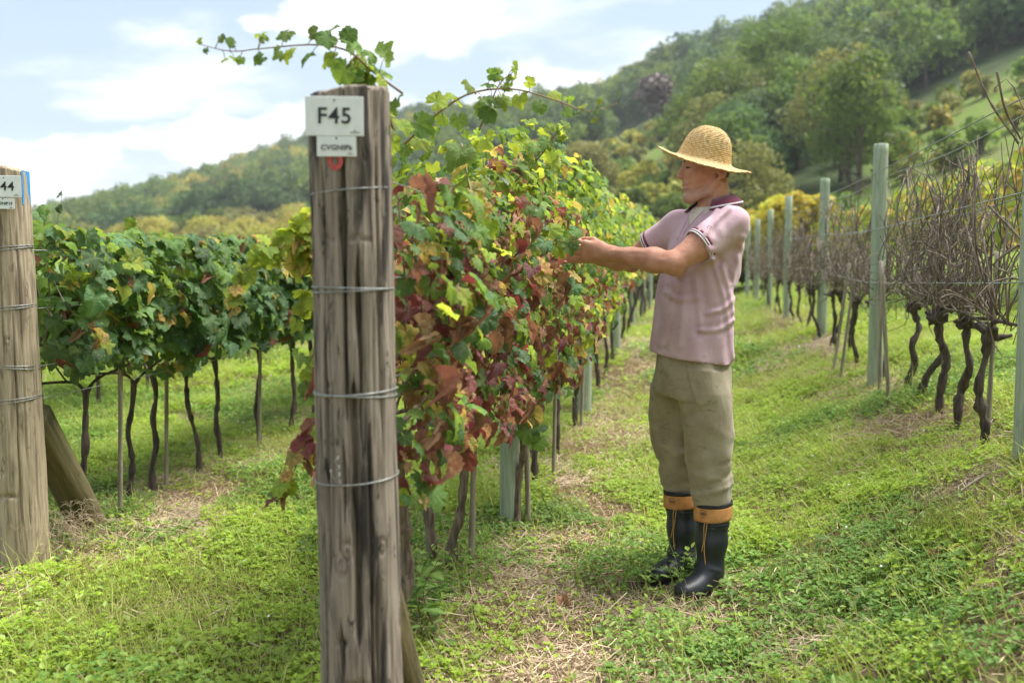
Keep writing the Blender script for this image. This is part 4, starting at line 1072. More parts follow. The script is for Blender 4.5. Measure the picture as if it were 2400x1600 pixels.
for k, s in enumerate([2.75, 3.2, 3.6, 4.0, 4.45, 5.25, 5.7, 6.3, 6.9, 7.4]):
    bare_vine(BL[k], 'bare vines of the right row', 2.16 - 0.05 * (k == 3), s, 360 + k, 48 if k < 5 else 34, r=0.020 if k < 5 else 0.017, tall=0.32 if k == 0 else 0.0)
for k in range(15):
    bare_vine('bare brown vine in the blurred far part of the bare row', 'far bare vines', 2.14, 7.8 + 0.9 * k, 380 + k, 28 if k < 7 else 18, thick=1.25)
for k, (u, s, l) in enumerate([(2.0, 4.15, (-0.08, 0)), (2.02, 4.6, (-0.02, 0)), (1.95, 5.9, (0.14, 0.1)), (1.95, 6.3, (0.12, 0.0)), (2.2, 2.85, (0.02, 0))]):
    stake(u, s, 0.98, 0.013, ['thin pale stake crossing the bare stems right of the widest post', 'thin pale stake next to the widest pale post', 'thin pale stake leaning left of the widest pale post', 'second thin pale stake leaning left of the widest post', 'brown stake by the knobbly vine at the picture edge'][k], 'stakes of the bare row', l)
for k, (a, b) in enumerate([((2340, 330), (2225, 120)), ((2345, 320), (2290, 165))]):   # dead cane ends above the trellis
    stem('dry_cane', [PX(*a, 4.35), PX((a[0] + b[0]) / 2 - 8, (a[1] + b[1]) / 2 + 10, 4.3), PX(*b, 4.25)], 0.005, M_CANE, ['long dry cane slanting up into the sky at the picture edge', 'forked dry cane beside the picture edge post top'][k], 'cane', None, 12, 0.15, 6)

# ------------------------------------------------------------------ ground cover
def cover_mat(name, a, b, trans, tw=0.4, rough=0.5, vary=0.3):
    m, nt, out = mat(name)
    r = rnd_all(nt); o = orand(nt)
    c = mixc(nt, r, a, b)
    c = nd(nt, 'ShaderNodeHueSaturation', {'Color': c, 'Value': mth(nt, 'ADD', 1 - vary, mth(nt, 'MULTIPLY', o, 2 * vary))}).outputs[0]
    p = nd(nt, 'ShaderNodeBsdfPrincipled', {'Base Color': c, 'Roughness': rough, 'Specular IOR Level': 0.35})
    t = nd(nt, 'ShaderNodeBsdfTranslucent', {'Color': mixc(nt, 0.6, c, trans)})
    mx = nd(nt, 'ShaderNodeMixShader', {0: tw, 1: p.outputs[0], 2: t.outputs[0]})
    nt.links.new(mx.outputs[0], out.inputs[0]); return m
M_CLOVER = cover_mat('clover_leaf', (0.21, 0.34, 0.030), (0.38, 0.50, 0.05), (0.62, 0.80, 0.07))
M_CLOVER2 = cover_mat('clover_deep', (0.11, 0.23, 0.036), (0.20, 0.34, 0.06), (0.35, 0.55, 0.07))
M_BROAD = cover_mat('broad_weed_leaf', (0.19, 0.31, 0.05), (0.36, 0.46, 0.11), (0.52, 0.66, 0.10))
M_GRASS = cover_mat('grass_blade', (0.29, 0.35, 0.055), (0.50, 0.50, 0.15), (0.55, 0.62, 0.12))
M_STRAW = cover_mat('dry_straw', (0.36, 0.255, 0.155), (0.66, 0.53, 0.36), (0.6, 0.48, 0.3), 0.12, 0.7, 0.2)
M_FLOWER = simple_mat('clover_flower', (0.70, 0.66, 0.62), (0.80, 0.78, 0.74), 90, 0.8)

def tilted_quads(g, rs, c, size, tilt, m, shape, elong=1.0):
    """small leaves: pentagon blades folded on the midrib. c (n,3) base points, each gets a random azimuth"""
    n = len(c); a = rs.rand(n) * 6.283; t = tilt * (0.35 + rs.rand(n))
    d = np.stack([np.cos(a) * np.cos(t), np.sin(a) * np.cos(t), np.sin(t)], -1)
    sd = np.stack([-np.sin(a), np.cos(a), np.zeros(n)], -1)
    up = np.cross(d, sd) * -1
    up = np.where(up[:, 2:3] < 0, -up, up)
    V = []
    for fx, fs, fz in shape:
        V.append(c + (d * fx * elong + sd * fs + up * fz) * size[:, None])
    V = np.stack(V, 1).reshape(-1, 3); k = len(shape)
    if k == 6: F = np.array([[0, 1, 2, 5], [5, 2, 3, 4]]) ; F = np.array([[0, 1, 2, 3], [0, 3, 4, 5]])
    else: F = np.array([[0, 1, 2, 3]])
    F = (F[None] + (np.arange(n) * k)[:, None, None]).reshape(-1, 4)
    g.add(V, F, m, rnd=np.repeat(rs.rand(n), k))
HEART = [(0, 0, 0), (0.45, -0.42, 0.10), (0.95, -0.34, 0.12), (0.85, 0, 0.0), (0.95, 0.34, 0.12), (0.45, 0.42, 0.10)]
OVATE = [(0, 0, 0), (0.35, -0.32, 0.10), (0.7, -0.24, 0.08), (1.05, 0, -0.08), (0.7, 0.24, 0.08), (0.35, 0.32, 0.10)]

def patch(seed, n_clover, n_broad, n_grass, n_straw, size=0.5, flowers=0, deep=False, hgt=0.06):
    rs = np.random.RandomState(seed); g = Geo()
    def disc(n):
        r = size * 0.5 * np.sqrt(rs.rand(n)) * 1.15; a = rs.rand(n) * 6.283; return r * np.cos(a), r * np.sin(a)
    if n_clover:
        x, y = disc(n_clover); clump = fbm(x * 9, y * 9, 0, seed, 2)
        z = hgt * (0.35 + 0.5 * rs.rand(n_clover) + 0.45 * clump).clip(0.12, 1.6)
        c = np.stack([x, y, z], -1)
        for q in range(3):
            tilted_quads(g, rs, c, 0.0105 + 0.009 * rs.rand(n_clover), 0.35, 1 if deep else 0, HEART)
    if n_broad:
        x, y = disc(n_broad); z = hgt * (0.25 + 1.0 * rs.rand(n_broad))
        tilted_quads(g, rs, np.stack([x, y, z], -1), 0.014 + 0.017 * rs.rand(n_broad), 0.6, 2, OVATE)
    if n_grass:
        x, y = disc(n_grass); a = rs.rand(n_grass) * 6.283; L = (0.05 + 0.10 * rs.rand(n_grass)) * hgt / 0.06; ln = 0.25 + 0.8 * rs.rand(n_grass); w = 0.0016 + 0.0016 * rs.rand(n_grass)
        dx, dy = np.cos(a), np.sin(a); P = []
        for t in (0, 0.5, 1.0):
            o = ln * t * t * L * 0.8; h = L * (t - 0.25 * ln * t * t); ww = w * (1 - 0.85 * t)
            P.append(np.stack([x + dx * o - dy * ww, y + dy * o + dx * ww, h], -1)); P.append(np.stack([x + dx * o + dy * ww, y + dy * o - dx * ww, h], -1))
        V = np.stack(P, 1).reshape(-1, 3); F = np.array([[0, 1, 3, 2], [2, 3, 5, 4]])
        g.add(V, (F[None] + (np.arange(n_grass) * 6)[:, None, None]).reshape(-1, 4), 3, rnd=np.repeat(rs.rand(n_grass), 6))
    if n_straw:
        x, y = disc(n_straw); a = rs.normal(size=n_straw) * 0.9 + (seed % 5) * 1.1; L = 0.06 + 0.16 * rs.rand(n_straw); w = 0.0011 + 0.0011 * rs.rand(n_straw)
        z = 0.004 + 0.028 * rs.rand(n_straw) ** 1.5; rise = rs.normal(size=n_straw) * 0.018; bend = rs.normal(size=n_straw) * 0.02
        dx, dy = np.cos(a), np.sin(a); P = []
        for t in (-0.5, 0.0, 0.5):
            cx = x + dx * L * t - dy * bend * (1 - 4 * t * t); cyy = y + dy * L * t + dx * bend * (1 - 4 * t * t); cz = np.maximum(z + rise * t * 2, 0.002)
            for k in (0, 2.09, 4.19):
                P.append(np.stack([cx - dy * w * math.cos(k), cyy + dx * w * math.cos(k), cz + w * math.sin(k)], -1))
        V = np.stack(P, 1).reshape(-1, 3)
        F = np.array([[0, 1, 4, 3], [1, 2, 5, 4], [2, 0, 3, 5], [3, 4, 7, 6], [4, 5, 8, 7], [5, 3, 6, 8]])
        g.add(V, (F[None] + (np.arange(n_straw) * 9)[:, None, None]).reshape(-1, 4), 4, rnd=np.repeat(rs.rand(n_straw), 9))
    for f in range(flowers):
        x, y = disc(1); z = hgt * 1.3
        t = np.linspace(0, 6.283, 7)[:-1]
        V = np.vstack([np.stack([x + 0.006 * np.cos(t), y + 0.006 * np.sin(t), np.full(6, z)], -1), [[x[0], y[0], z + 0.007]], [[x[0], y[0], z - 0.004]]])
        F = np.array([[k, (k + 1) % 6, 6] for k in range(6)] + [[(k + 1) % 6, k, 7] for k in range(6)])
        g.add(V, F, 5, rnd=0.5)
    return g.mesh('ground_patch', [M_CLOVER, M_CLOVER2, M_BROAD, M_GRASS, M_STRAW, M_FLOWER], smooth=False)

def build_cover():
    rs = np.random.RandomState(99)
    protos = [patch(1, 560, 25, 170, 40), patch(2, 480, 50, 220, 60, flowers=1), patch(3, 440, 90, 150, 40), patch(4, 560, 20, 110, 40, deep=True), patch(5, 420, 120, 30, 40, deep=True, flowers=1),
              patch(6, 140, 40, 520, 140), patch(7, 220, 25, 340, 200),                       # grassier
              patch(8, 40, 8, 30, 760), patch(9, 90, 20, 30, 640), patch(10, 12, 2, 12, 900),   # straw litter
              patch(11, 700, 90, 120, 10, hgt=0.10), patch(12, 520, 200, 60, 10, deep=True, hgt=0.11)]   # lusher, taller
    def grid(x0, x1, y0, y1, sp):
        X, Y = np.meshgrid(np.arange(x0, x1, sp), np.arange(y0, y1, sp)); X = X.ravel(); Y = Y.ravel()
        return X + rs.uniform(-.5, .5, len(X)) * sp, Y + rs.uniform(-.5, .5, len(Y)) * sp
    X, Y = grid(-4.6, 5.6, 2.3, 9.5, 0.27); sc = np.full(len(X), 1.0)
    X2, Y2 = grid(-9, 10, 9.5, 24, 0.62); s2 = np.full(len(X2), 1.75)
    X = np.concatenate([X, X2]); Y = np.concatenate([Y, Y2]); sc = np.concatenate([sc, s2])
    px = frustum_px(X, Y); k = (px > -420) & (px < 2780); X, Y, sc = X[k], Y[k], sc[k]
    u, s = us(X, Y)
    tone = fbm(X * 0.9, Y * 0.9, 0, 5, 3); t2 = fbm(X * 1.7, Y * 1.7, 0, 23, 2)
    idx = np.where(tone < -0.3, rs.choice([3, 4, 3, 11], len(X)), np.where(tone < 0.25, rs.choice([0, 1, 2, 0, 10], len(X)), rs.choice([0, 2, 5, 6, 1], len(X))))
    # straw litter: along the foot of the rows and in worn patches
    w = np.zeros(len(X))
    for uc, hw in ((0.22, 0.40), (-1.95, 0.28), (2.05, 0.16)):
        w = np.maximum(w, np.exp(-((u - uc) / hw) ** 2))
    w = np.maximum(w, np.exp(-((u - 0.30) / 0.46) ** 2) * sm(2.6, 1.8, s))
    w = w * (0.95 + 0.35 * t2) + 0.12 * (t2 > 0.6)
    straw = rs.rand(len(X)) < np.clip(w * 1.25 - 0.12, 0, 0.97)
    idx = np.where(straw, rs.choice([7, 8, 9, 7, 9], len(X)), idx)
    bare = (~straw) & (rs.rand(len(X)) < 0.12 + 0.20 * (t2 > 0.3))
    kp = ~bare
    X, Y, sc, idx = X[kp], Y[kp], sc[kp], idx[kp]
    Z = ground_h(X, Y) - 0.004
    e = 0.1
    gx = (ground_h(X + e, Y) - ground_h(X - e, Y)) / (2 * e); gy = (ground_h(X, Y + e) - ground_h(X, Y - e)) / (2 * e)
    # tilt must follow the slope, so the patches keep rotation 0..2pi only through their variants
    rz = rs.uniform(0, 6.28, len(X)); c, sn = np.cos(rz), np.sin(rz)
    lx, ly = gx * c + gy * sn, -gx * sn + gy * c
    o = scatter('clover_and_grass', np.stack([X, Y, Z], 1), rz, sc * rs.uniform(0.85, 1.2, len(X)), idx, protos, np.stack([np.arctan(ly), -np.arctan(lx)], 1))
    tag(o, 'low clover, weeds, grass and straw covering the vineyard floor', 'ground cover', kind='stuff')
build_cover()

# ------------------------------------------------------------------ small things on the ground
M_STONE = simple_mat('reddish_stone', (0.20, 0.12, 0.075), (0.36, 0.24, 0.16), 14, 0.9, bmp=0.6, bdist=0.01)
def stone(px, py, d, sz, seed, label):
    p = PX(px, py, d); z = gz(p[0], p[1])
    bm = bmesh.new(); bmesh.ops.create_icosphere(bm, subdivisions=3, radius=1.0)
    rs = np.random.RandomState(seed); planes = rs.normal(size=(9, 3)); planes /= np.linalg.norm(planes, axis=1)[:, None]
    for v in bm.verts:
        c = np.array(v.co); k = max(0.0, float(np.max(planes @ c)))
        f = min(1.0, 0.72 / max(k, 0.3)); c = c * f * (1 + 0.05 * float(fbm(c[0] * 3, c[1] * 3, c[2] * 3, seed, 2))); v.co = c * np.array(sz)
    me = bpy.data.meshes.new('stone'); bm.to_mesh(me); bm.free(); me.materials.append(M_STONE)
    o = obj('stone', me, loc=(p[0], p[1], z + sz[2] * 0.45), rot=(0.2, 0.1, seed)); return tag(o, label, 'stone')
stone(1248, 1545, 3.22, (0.050, 0.04, 0.045), 4, 'reddish angular stone at the bottom of the straw path')
stone(735, 1548, 3.24, (0.030, 0.03, 0.022), 6, 'small flat reddish stone left of the foot of the F45 post')
def dead_leaf(px, py, d, size, seed, label):
    p = PX(px, py, d); rs = np.random.RandomState(seed)
    o = obj('dead_leaf', LEAF_ME[DRY][seed % 5], loc=(p[0], p[1], gz(p[0], p[1]) + 0.035)); o.rotation_euler = (R(25) * rs.randn(), R(25) * rs.randn(), rs.rand() * 6); o.scale = (size,) * 3
    return tag(o, label, 'leaf', 'dead leaves on the ground')
dead_leaf(1295, 1428, 3.62, 0.085, 1, 'curled brown dead leaf on the straw in front of the boots')
dead_leaf(2140, 1455, 3.5, 0.07, 2, 'crumpled tan dead leaf in the clover far from the boots')
dead_leaf(2195, 1462, 3.48, 0.05, 3, 'smaller tan dead leaf beside the crumpled one')
dead_leaf(1260, 1335, 3.95, 0.05, 4, 'small pinkish dead leaf on the straw before the slim post')
def twig(pts, r, label, g='twigs on the ground'):
    P = [PX(*p) for p in pts]; P = [np.array([q[0], q[1], gz(q[0], q[1]) + 0.03 + 0.01 * i]) for i, q in enumerate(P)]
    return stem('dry_twig', P, r, M_STAKE, label, 'twig', g, 10, 0.1, 5)
twig([(2330, 1150, 4.2), (2250, 1165, 4.1), (2180, 1195, 4.0)], 0.006, 'long straight dry twig under the bare row')
twig([(2310, 1150, 4.25), (2335, 1180, 4.1), (2360, 1210, 4.0)], 0.007, 'short thick dry twig by the picture edge')
twig([(1910, 1365, 3.72), (1885, 1410, 3.62), (1855, 1445, 3.55)], 0.003, 'thin dry twig in the clover right of the boots')

M_WEED = leaf_mat('weed_leaf', (0.11, 0.22, 0.04), (0.22, 0.32, 0.09), (0.40, 0.55, 0.06), 0.4, hue=0.01)
def weed_leaf_mesh(seed):
    rs = np.random.RandomState(seed); n = 9; t = np.linspace(0, 1, n)
    w = 0.30 * np.sin(np.pi * t ** 0.75) ** 0.9; bend = -0.35 * t ** 2
    V = np.concatenate([np.stack([-w, t, bend + 0.12 * w], -1), np.stack([0 * w, t, bend], -1), np.stack([w, t, bend + 0.12 * w], -1)])
    i = np.arange(n - 1); F = np.concatenate([np.stack([i, n + i, n + i + 1, i + 1], -1), np.stack([n + i, 2 * n + i, 2 * n + i + 1, n + i + 1], -1)])
    return make_mesh('leaf', V, [F], [M_WEED], attrs={'vein': np.concatenate([0 * t, 0 * t + 1, 0 * t])})
WL = [weed_leaf_mesh(k) for k in range(3)]
def weed(px, py, d, h, nl, size, seed, label, stems=2, group='leafy weeds'):
    rs = np.random.RandomState(seed); p = PX(px, py, d); z = gz(p[0], p[1])
    root = obj('leafy_weed', None, loc=(p[0], p[1], z)); tag(root, label, 'weed', group)
    for q in range(stems):
        P = spline([(0.02 * rs.randn(), 0.02 * rs.randn(), 0), (0.03 * rs.randn(), 0.03 * rs.randn(), h * 0.5), (0.05 * rs.randn(), 0.04 * rs.randn(), h * rs.uniform(0.8, 1.05))], 10)
        g = Geo(); add_tube(g, P, np.linspace(0.0028, 0.0014, 10), 5); obj('stem', g.mesh('stem', [M_SHOOT]), root)
        for i in range(nl // stems):
            f = (i + 0.6) / (nl // stems); b = P[min(9, int(f * 9))]; a = i * 2.4 + rs.rand()
            el = R(35) * (1 - f) * rs.uniform(-0.3, 1) + R(10)
            d3 = np.array([[math.cos(a) * math.cos(el), math.sin(a) * math.cos(el), math.sin(el)]])
            Rm = leaf_frames(np.array([[0, 0, 1.0]]) - d3 * 0.2, d3, rs, 0.15)[0]
            o = obj('leaf', WL[rs.randint(3)], root); o.matrix_basis = mat_of(Rm, b, size * (0.7 + 0.6 * rs.rand()) * (1.1 - 0.4 * f))
    return root
weed(985, 1440, 3.35, 0.34, 26, 0.085, 1, 'tall leafy green weed beside the foot of the F45 post', 2)
weed(1030, 1530, 3.22, 0.12, 16, 0.055, 2, 'low leafy weed in front of the tall one by the F45 post', 3)
for k, (px, py, d, sz) in enumerate([(1700, 1400, 3.68, 0.075), (1630, 1420, 3.62, 0.065), (1900, 1290, 4.05, 0.07), (2110, 1395, 3.75, 0.07), (1960, 1500, 3.4, 0.07), (1380, 1490, 3.4, 0.06), (2080, 1330, 3.9, 0.06), (1820, 1500, 3.4, 0.05)]):
    weed(px, py, d, 0.09, 9, sz, 20 + k, ['broad leaved weed just in front of the near boot toe', 'broad leaved weed below the near boot, first of a pair', 'broad leaved weed in the open grass behind the boots', 'broad leaved weed by the tall grass tuft',
         'broad leaved weed low in the open clover', 'broad leaved weed at the edge of the straw path', 'small broad leaved weed above the tall grass tuft', 'smallest broad leaved weed at the bottom of the clover'][k], 2, 'broad leaved weeds in the clover')
def tuft(px, py, d, n, h, spread, seed, label, m=M_GRASS, head=False):
    rs = np.random.RandomState(seed); p = PX(px, py, d); z = gz(p[0], p[1]); g = Geo()
    for k in range(n):
        a = rs.rand() * 6.28; b = np.array([rs.randn() * spread * 0.35, rs.randn() * spread * 0.35, 0]); L = h * rs.uniform(0.5, 1.1); ln = rs.uniform(0.1, 0.7)
        P = spline([b, b + [math.cos(a) * L * 0.15 * ln, math.sin(a) * L * 0.15 * ln, L * 0.55], b + [math.cos(a) * L * 0.6 * ln, math.sin(a) * L * 0.6 * ln, L * (1 - 0.25 * ln)]], 6)
        add_tube(g, P, np.linspace(0.0013, 0.0005, 6), 3, rnd=rs.rand())
        if head and rs.rand() < 0.6:
            for q in range(4):
                aa = rs.rand() * 6.28; add_tube(g, np.array([P[-1], P[-1] + [0.03 * math.cos(aa), 0.03 * math.sin(aa), 0.022], P[-1] + [0.06 * math.cos(aa), 0.06 * math.sin(aa), 0.012]]), 0.0007, 3, rnd=rs.rand())
    o = obj('grass_tuft', g.mesh('grass_tuft', [m]), loc=(p[0], p[1], z)); return tag(o, label, 'grass', 'grass tufts', 'stuff')
tuft(2150, 1420, 3.7, 110, 0.24, 0.22, 1, 'tall thin grass tuft in the clover under the bare row')
tuft(2230, 1440, 3.6, 60, 0.18, 0.16, 5, 'shorter grass tuft right of the tall thin one')
tuft(170, 1270, 4.35, 60, 0.22, 0.25, 2, 'dry seeding grass tuft right of the foot of the F44 post', M_STRAW, True)
tuft(90, 1310, 4.2, 45, 0.20, 0.2, 3, 'dry seeding grass tuft in front of the F44 post', M_STRAW, True)
tuft(240, 1400, 3.8, 70, 0.17, 0.25, 4, 'green grass tuft in front of the F44 brace')
tuft(1790, 1340, 3.85, 40, 0.10, 0.10, 6, 'small grass tuft close behind the near boot heel')

# ------------------------------------------------------------------ the man: smooth-blended volumes turned into one surface each
class Vol:
    def __init__(s, lo, hi, h):
        s.lo = np.array(lo, float); s.h = h
        s.n = np.ceil((np.array(hi) - s.lo) / h).astype(int) + 1
        s.ax = [s.lo[i] + h * np.arange(s.n[i]) for i in range(3)]
        s.D = np.full(s.n, 0.5, np.float32)
    def box(s, lo, hi):
        a = np.clip(np.floor((np.array(lo) - s.lo) / s.h).astype(int), 0, s.n - 1); b = np.clip(np.ceil((np.array(hi) - s.lo) / s.h).astype(int) + 1, 1, s.n)
        sl = tuple(slice(a[i], b[i]) for i in range(3))
        X, Y, Z = (s.ax[i][a[i]:b[i]].reshape([-1 if j == i else 1 for j in range(3)]) for i in range(3))
        return sl, X, Y, Z
    def put(s, fn, lo, hi, k=0.01, cut=False):
        pad = 0.02 + k
        sl, X, Y, Z = s.box(np.array(lo) - pad, np.array(hi) + pad)
        d = np.asarray(fn(X, Y, Z), np.float32); o = s.D[sl]
        if cut:
            d = -d; h = np.clip(0.5 - 0.5 * (o - d) / k, 0, 1); s.D[sl] = o * (1 - h) + d * h + k * h * (1 - h)
        else:
            h = np.clip(0.5 + 0.5 * (o - d) / k, 0, 1); s.D[sl] = o * (1 - h) + d * h - k * h * (1 - h)
    def cone(s, a, b, ra, rb, k=0.012, cut=False, squash=None):
        a = np.array(a, float); b = np.array(b, float); ba = b - a; L2 = ba.dot(ba) + 1e-12; m = max(ra, rb)
        def fn(X, Y, Z):
            px, py, pz = X - a[0], Y - a[1], Z - a[2]
            t = np.clip((px * ba[0] + py * ba[1] + pz * ba[2]) / L2, 0, 1)
            qx, qy, qz = px - t * ba[0], py - t * ba[1], pz - t * ba[2]
            if squash is not None:
                n, f = squash; c = (qx * n[0] + qy * n[1] + qz * n[2]) * (1 / f - 1)
                qx, qy, qz = qx + c * n[0], qy + c * n[1], qz + c * n[2]
            return np.sqrt(qx * qx + qy * qy + qz * qz) - (ra + (rb - ra) * t)
        s.put(fn, np.minimum(a, b) - m, np.maximum(a, b) + m, k, cut)
    def ell(s, c, r, k=0.012, cut=False, f=(1, 0), tilt=0.0):
        """ellipsoid: radii (along f, along the side axis, up)"""
        c = np.array(c, float); fx, fy = f; lx, ly = -fy, fx; ct, st = math.cos(tilt), math.sin(tilt)
        def fn(X, Y, Z):
            px, py, pz = X - c[0], Y - c[1], Z - c[2]
            a = px * fx + py * fy; b = px * lx + py * ly
            a, z = a * ct + pz * st, -a * st + pz * ct
            k0 = np.sqrt((a / r[0]) ** 2 + (b / r[1]) ** 2 + (z / r[2]) ** 2); k1 = np.sqrt((a / r[0] ** 2) ** 2 + (b / r[1] ** 2) ** 2 + (z / r[2] ** 2) ** 2) + 1e-9
            return k0 * (k0 - 1) / k1
        m = max(r); s.put(fn, c - m, c + m, k, cut)
    def loft(s, rows, f, k=0.015, z0=None, z1=None):
        """stack of ellipses: rows (z, cx, cy, half depth along f, half width)"""
        R_ = np.array(rows); fx, fy = f; lx, ly = -fy, fx
        def fn(X, Y, Z):
            z = np.broadcast_to(Z, (1, 1, Z.shape[2])); zz = np.clip(z, R_[0, 0], R_[-1, 0])
            cx, cy_, a, b = (np.interp(zz, R_[:, 0], R_[:, i]) for i in (1, 2, 3, 4))
            px, py = X - cx, Y - cy_
            q = np.sqrt(((px * fx + py * fy) / a) ** 2 + ((px * lx + py * ly) / b) ** 2)
            d = (q - 1) * np.minimum(a, b)
            return np.maximum(d, np.maximum(R_[0, 0] - Z, Z - R_[-1, 0]))
        m = R_[:, 3:].max()
        s.put(fn, (R_[:, 1].min() - m, R_[:, 2].min() - m, R_[0, 0]), (R_[:, 1].max() + m, R_[:, 2].max() + m, R_[-1, 0]), k)
    def mesh(s):
        """surface nets"""
        D = s.D; ins = D < 0; nx, ny, nz = D.shape
        c = np.zeros((nx - 1, ny - 1, nz - 1), np.int8)
        for i in (0, 1):
            for j in (0, 1):
                for k in (0, 1): c += ins[i:nx - 1 + i, j:ny - 1 + j, k:nz - 1 + k]
        cell = np.argwhere((c > 0) & (c < 8)); idx = np.full(c.shape, -1, np.int32); idx[tuple(cell.T)] = np.arange(len(cell))
        acc = np.zeros((len(cell), 3)); cnt = np.zeros(len(cell))
        cor = [(i, j, k) for i in (0, 1) for j in (0, 1) for k in (0, 1)]
        val = {q: D[cell[:, 0] + q[0], cell[:, 1] + q[1], cell[:, 2] + q[2]] for q in cor}
        for q in cor:
            for ax in range(3):
                if q[ax]: continue
                p = list(q); p[ax] = 1; p = tuple(p); a, b = val[q], val[p]; m = (a < 0) != (b < 0)
                t = np.where(m, a / np.where(m, a - b, 1), 0); pos = np.tile(np.array(q, float), (len(cell), 1)); pos[:, ax] += t
                acc[m] += pos[m]; cnt[m] += 1
        V = (cell + acc / cnt[:, None]) * s.h + s.lo
        F = []
        for ax in range(3):
            o = [i for i in range(3) if i != ax]
            A = np.take(ins, range(0, D.shape[ax] - 1), ax); B = np.take(ins, range(1, D.shape[ax]), ax)
            e = np.argwhere(A != B)
            e = e[(e[:, o[0]] > 0) & (e[:, o[1]] > 0) & (e[:, o[0]] < D.shape[o[0]] - 1) & (e[:, o[1]] < D.shape[o[1]] - 1)]
            st = A[tuple(e.T)]
            def at(da, db):
                q = e.copy(); q[:, o[0]] -= da; q[:, o[1]] -= db; return idx[tuple(q.T)]
            f = np.stack([at(0, 0), at(1, 0), at(1, 1), at(0, 1)], -1)
            flip = st if ax != 1 else ~st
            f[flip] = f[flip][:, ::-1]; F.append(f)
        F = np.concatenate(F)
        F = F[:, ::-1]
        return V, F
def smooth_mesh(V, F, it=2, lam=0.5):
    n = len(V); e = np.concatenate([F[:, [0, 1]], F[:, [1, 2]], F[:, [2, 3]], F[:, [3, 0]]])
    for _ in range(it):
        A = np.zeros_like(V); c = np.zeros(n)
        np.add.at(A, e[:, 0], V[e[:, 1]]); np.add.at(A, e[:, 1], V[e[:, 0]]); np.add.at(c, e[:, 0], 1); np.add.at(c, e[:, 1], 1)
        V = V + lam * (A / c[:, None] - V)
    return V

# materials of the man
def skin_mat():
    m, nt, out = mat('tanned_skin')
    oc = ocoord(nt)
    n1 = noise(nt, oc, 22, 5, 0.6); n2 = noise(nt, oc, 160, 3, 0.6); n3 = noise(nt, oc, 420, 2, 0.5)
    c = mixc(nt, sstep(nt, n1, 0.3, 0.7), (0.44, 0.195, 0.122), (0.57, 0.285, 0.195))
    c = mixc(nt, mth(nt, 'MULTIPLY', sstep(nt, n2, 0.55, 0.7), 0.35), c, (0.40, 0.165, 0.105))
    c = mixc(nt, mth(nt, 'MULTIPLY', attr(nt, 'stubble'), sstep(nt, n3, 0.35, 0.6)), c, (0.30, 0.24, 0.205))
    veins = noise(nt, scaled(nt, oc, (5, 30, 30)), 1.0, 3, 0.5, 0.5)
    h = mth(nt, 'ADD', mth(nt, 'MULTIPLY', n2, 0.4), veins)
    p = principled(nt, out, col=c, rough=0.5, normal=bump(nt, h, 0.5, 0.004), spec=0.35, sss=0.06)
    p.inputs['Subsurface Radius'].default_value = (0.01, 0.004, 0.002)
    return m
def cloth_mat(name, a, b, stain, weave=420, sc=7, st=(0.56, 0.72), bmp=0.25, spots=0.0):
    m, nt, out = mat(name)
    oc = ocoord(nt)
    n1 = noise(nt, oc, sc, 5, 0.6); n2 = noise(nt, scaled(nt, oc, (1, 1, 2.2)), sc * 1.7, 5, 0.65, 0.4); n3 = noise(nt, oc, 75, 4, 0.7)
    c = mixc(nt, sstep(nt, n1, 0.3, 0.7), a, b)
    c = mixc(nt, mth(nt, 'MULTIPLY', sstep(nt, n2, st[0], st[1]), 0.7), c, stain)
    c = mixc(nt, mth(nt, 'MULTIPLY', sstep(nt, n3, 0.69, 0.74), 0.45), c, tuple(x * 0.35 for x in stain))
    n4 = noise(nt, scaled(nt, oc, (1, 1, 0.7)), 24, 5, 0.7)
    c = mixc(nt, mth(nt, 'MULTIPLY', sstep(nt, n4, 0.715, 0.735), spots), c, (0.62, 0.58, 0.50))
    w = noise(nt, oc, weave, 2, 0.6); wr = noise(nt, scaled(nt, oc, (1, 1, 0.5)), 26, 4, 0.55, 0.6)
    p = principled(nt, out, col=c, rough=0.92, normal=bump(nt, mth(nt, 'ADD', mth(nt, 'MULTIPLY', w, 0.10), wr), bmp, 0.012), spec=0.15, sheen=0.15)
    return m
M_SKIN = skin_mat()
M_SHIRT = cloth_mat('faded_mauve_cotton', (0.52, 0.335, 0.385), (0.61, 0.425, 0.465), (0.41, 0.275, 0.25))
M_COLLAR = cloth_mat('plum_ribbing', (0.145, 0.028, 0.058), (0.19, 0.045, 0.08), (0.11, 0.025, 0.045))
M_WHITE = cloth_mat('white_ribbing', (0.62, 0.60, 0.60), (0.70, 0.68, 0.67), (0.50, 0.46, 0.42))
M_CREAM = cloth_mat('cream_undershirt', (0.55, 0.47, 0.38), (0.66, 0.58, 0.49), (0.42, 0.34, 0.26))
M_PANTS = cloth_mat('olive_work_trousers', (0.27, 0.22, 0.145), (0.36, 0.305, 0.21), (0.12, 0.092, 0.055), sc=9, st=(0.55, 0.75), bmp=0.35, spots=0.7)
M_HAIR = simple_mat('dark_hair', (0.012, 0.010, 0.009), (0.035, 0.03, 0.027), 160, 0.6)
M_RUBBER = simple_mat('black_rubber', (0.010, 0.012, 0.016), (0.020, 0.023, 0.030), 9, 0.45, bmp=0.1, bdist=0.01)
M_SUEDE = simple_mat('orange_suede', (0.46, 0.19, 0.055), (0.60, 0.28, 0.09), 30, 0.85, bmp=0.3, bdist=0.004)
M_TRIM = simple_mat('black_binding', (0.010, 0.010, 0.011), (0.022, 0.022, 0.024), 60, 0.8)
M_LACE = simple_mat('ochre_lace', (0.40, 0.21, 0.05), (0.52, 0.30, 0.08), 40, 0.8)

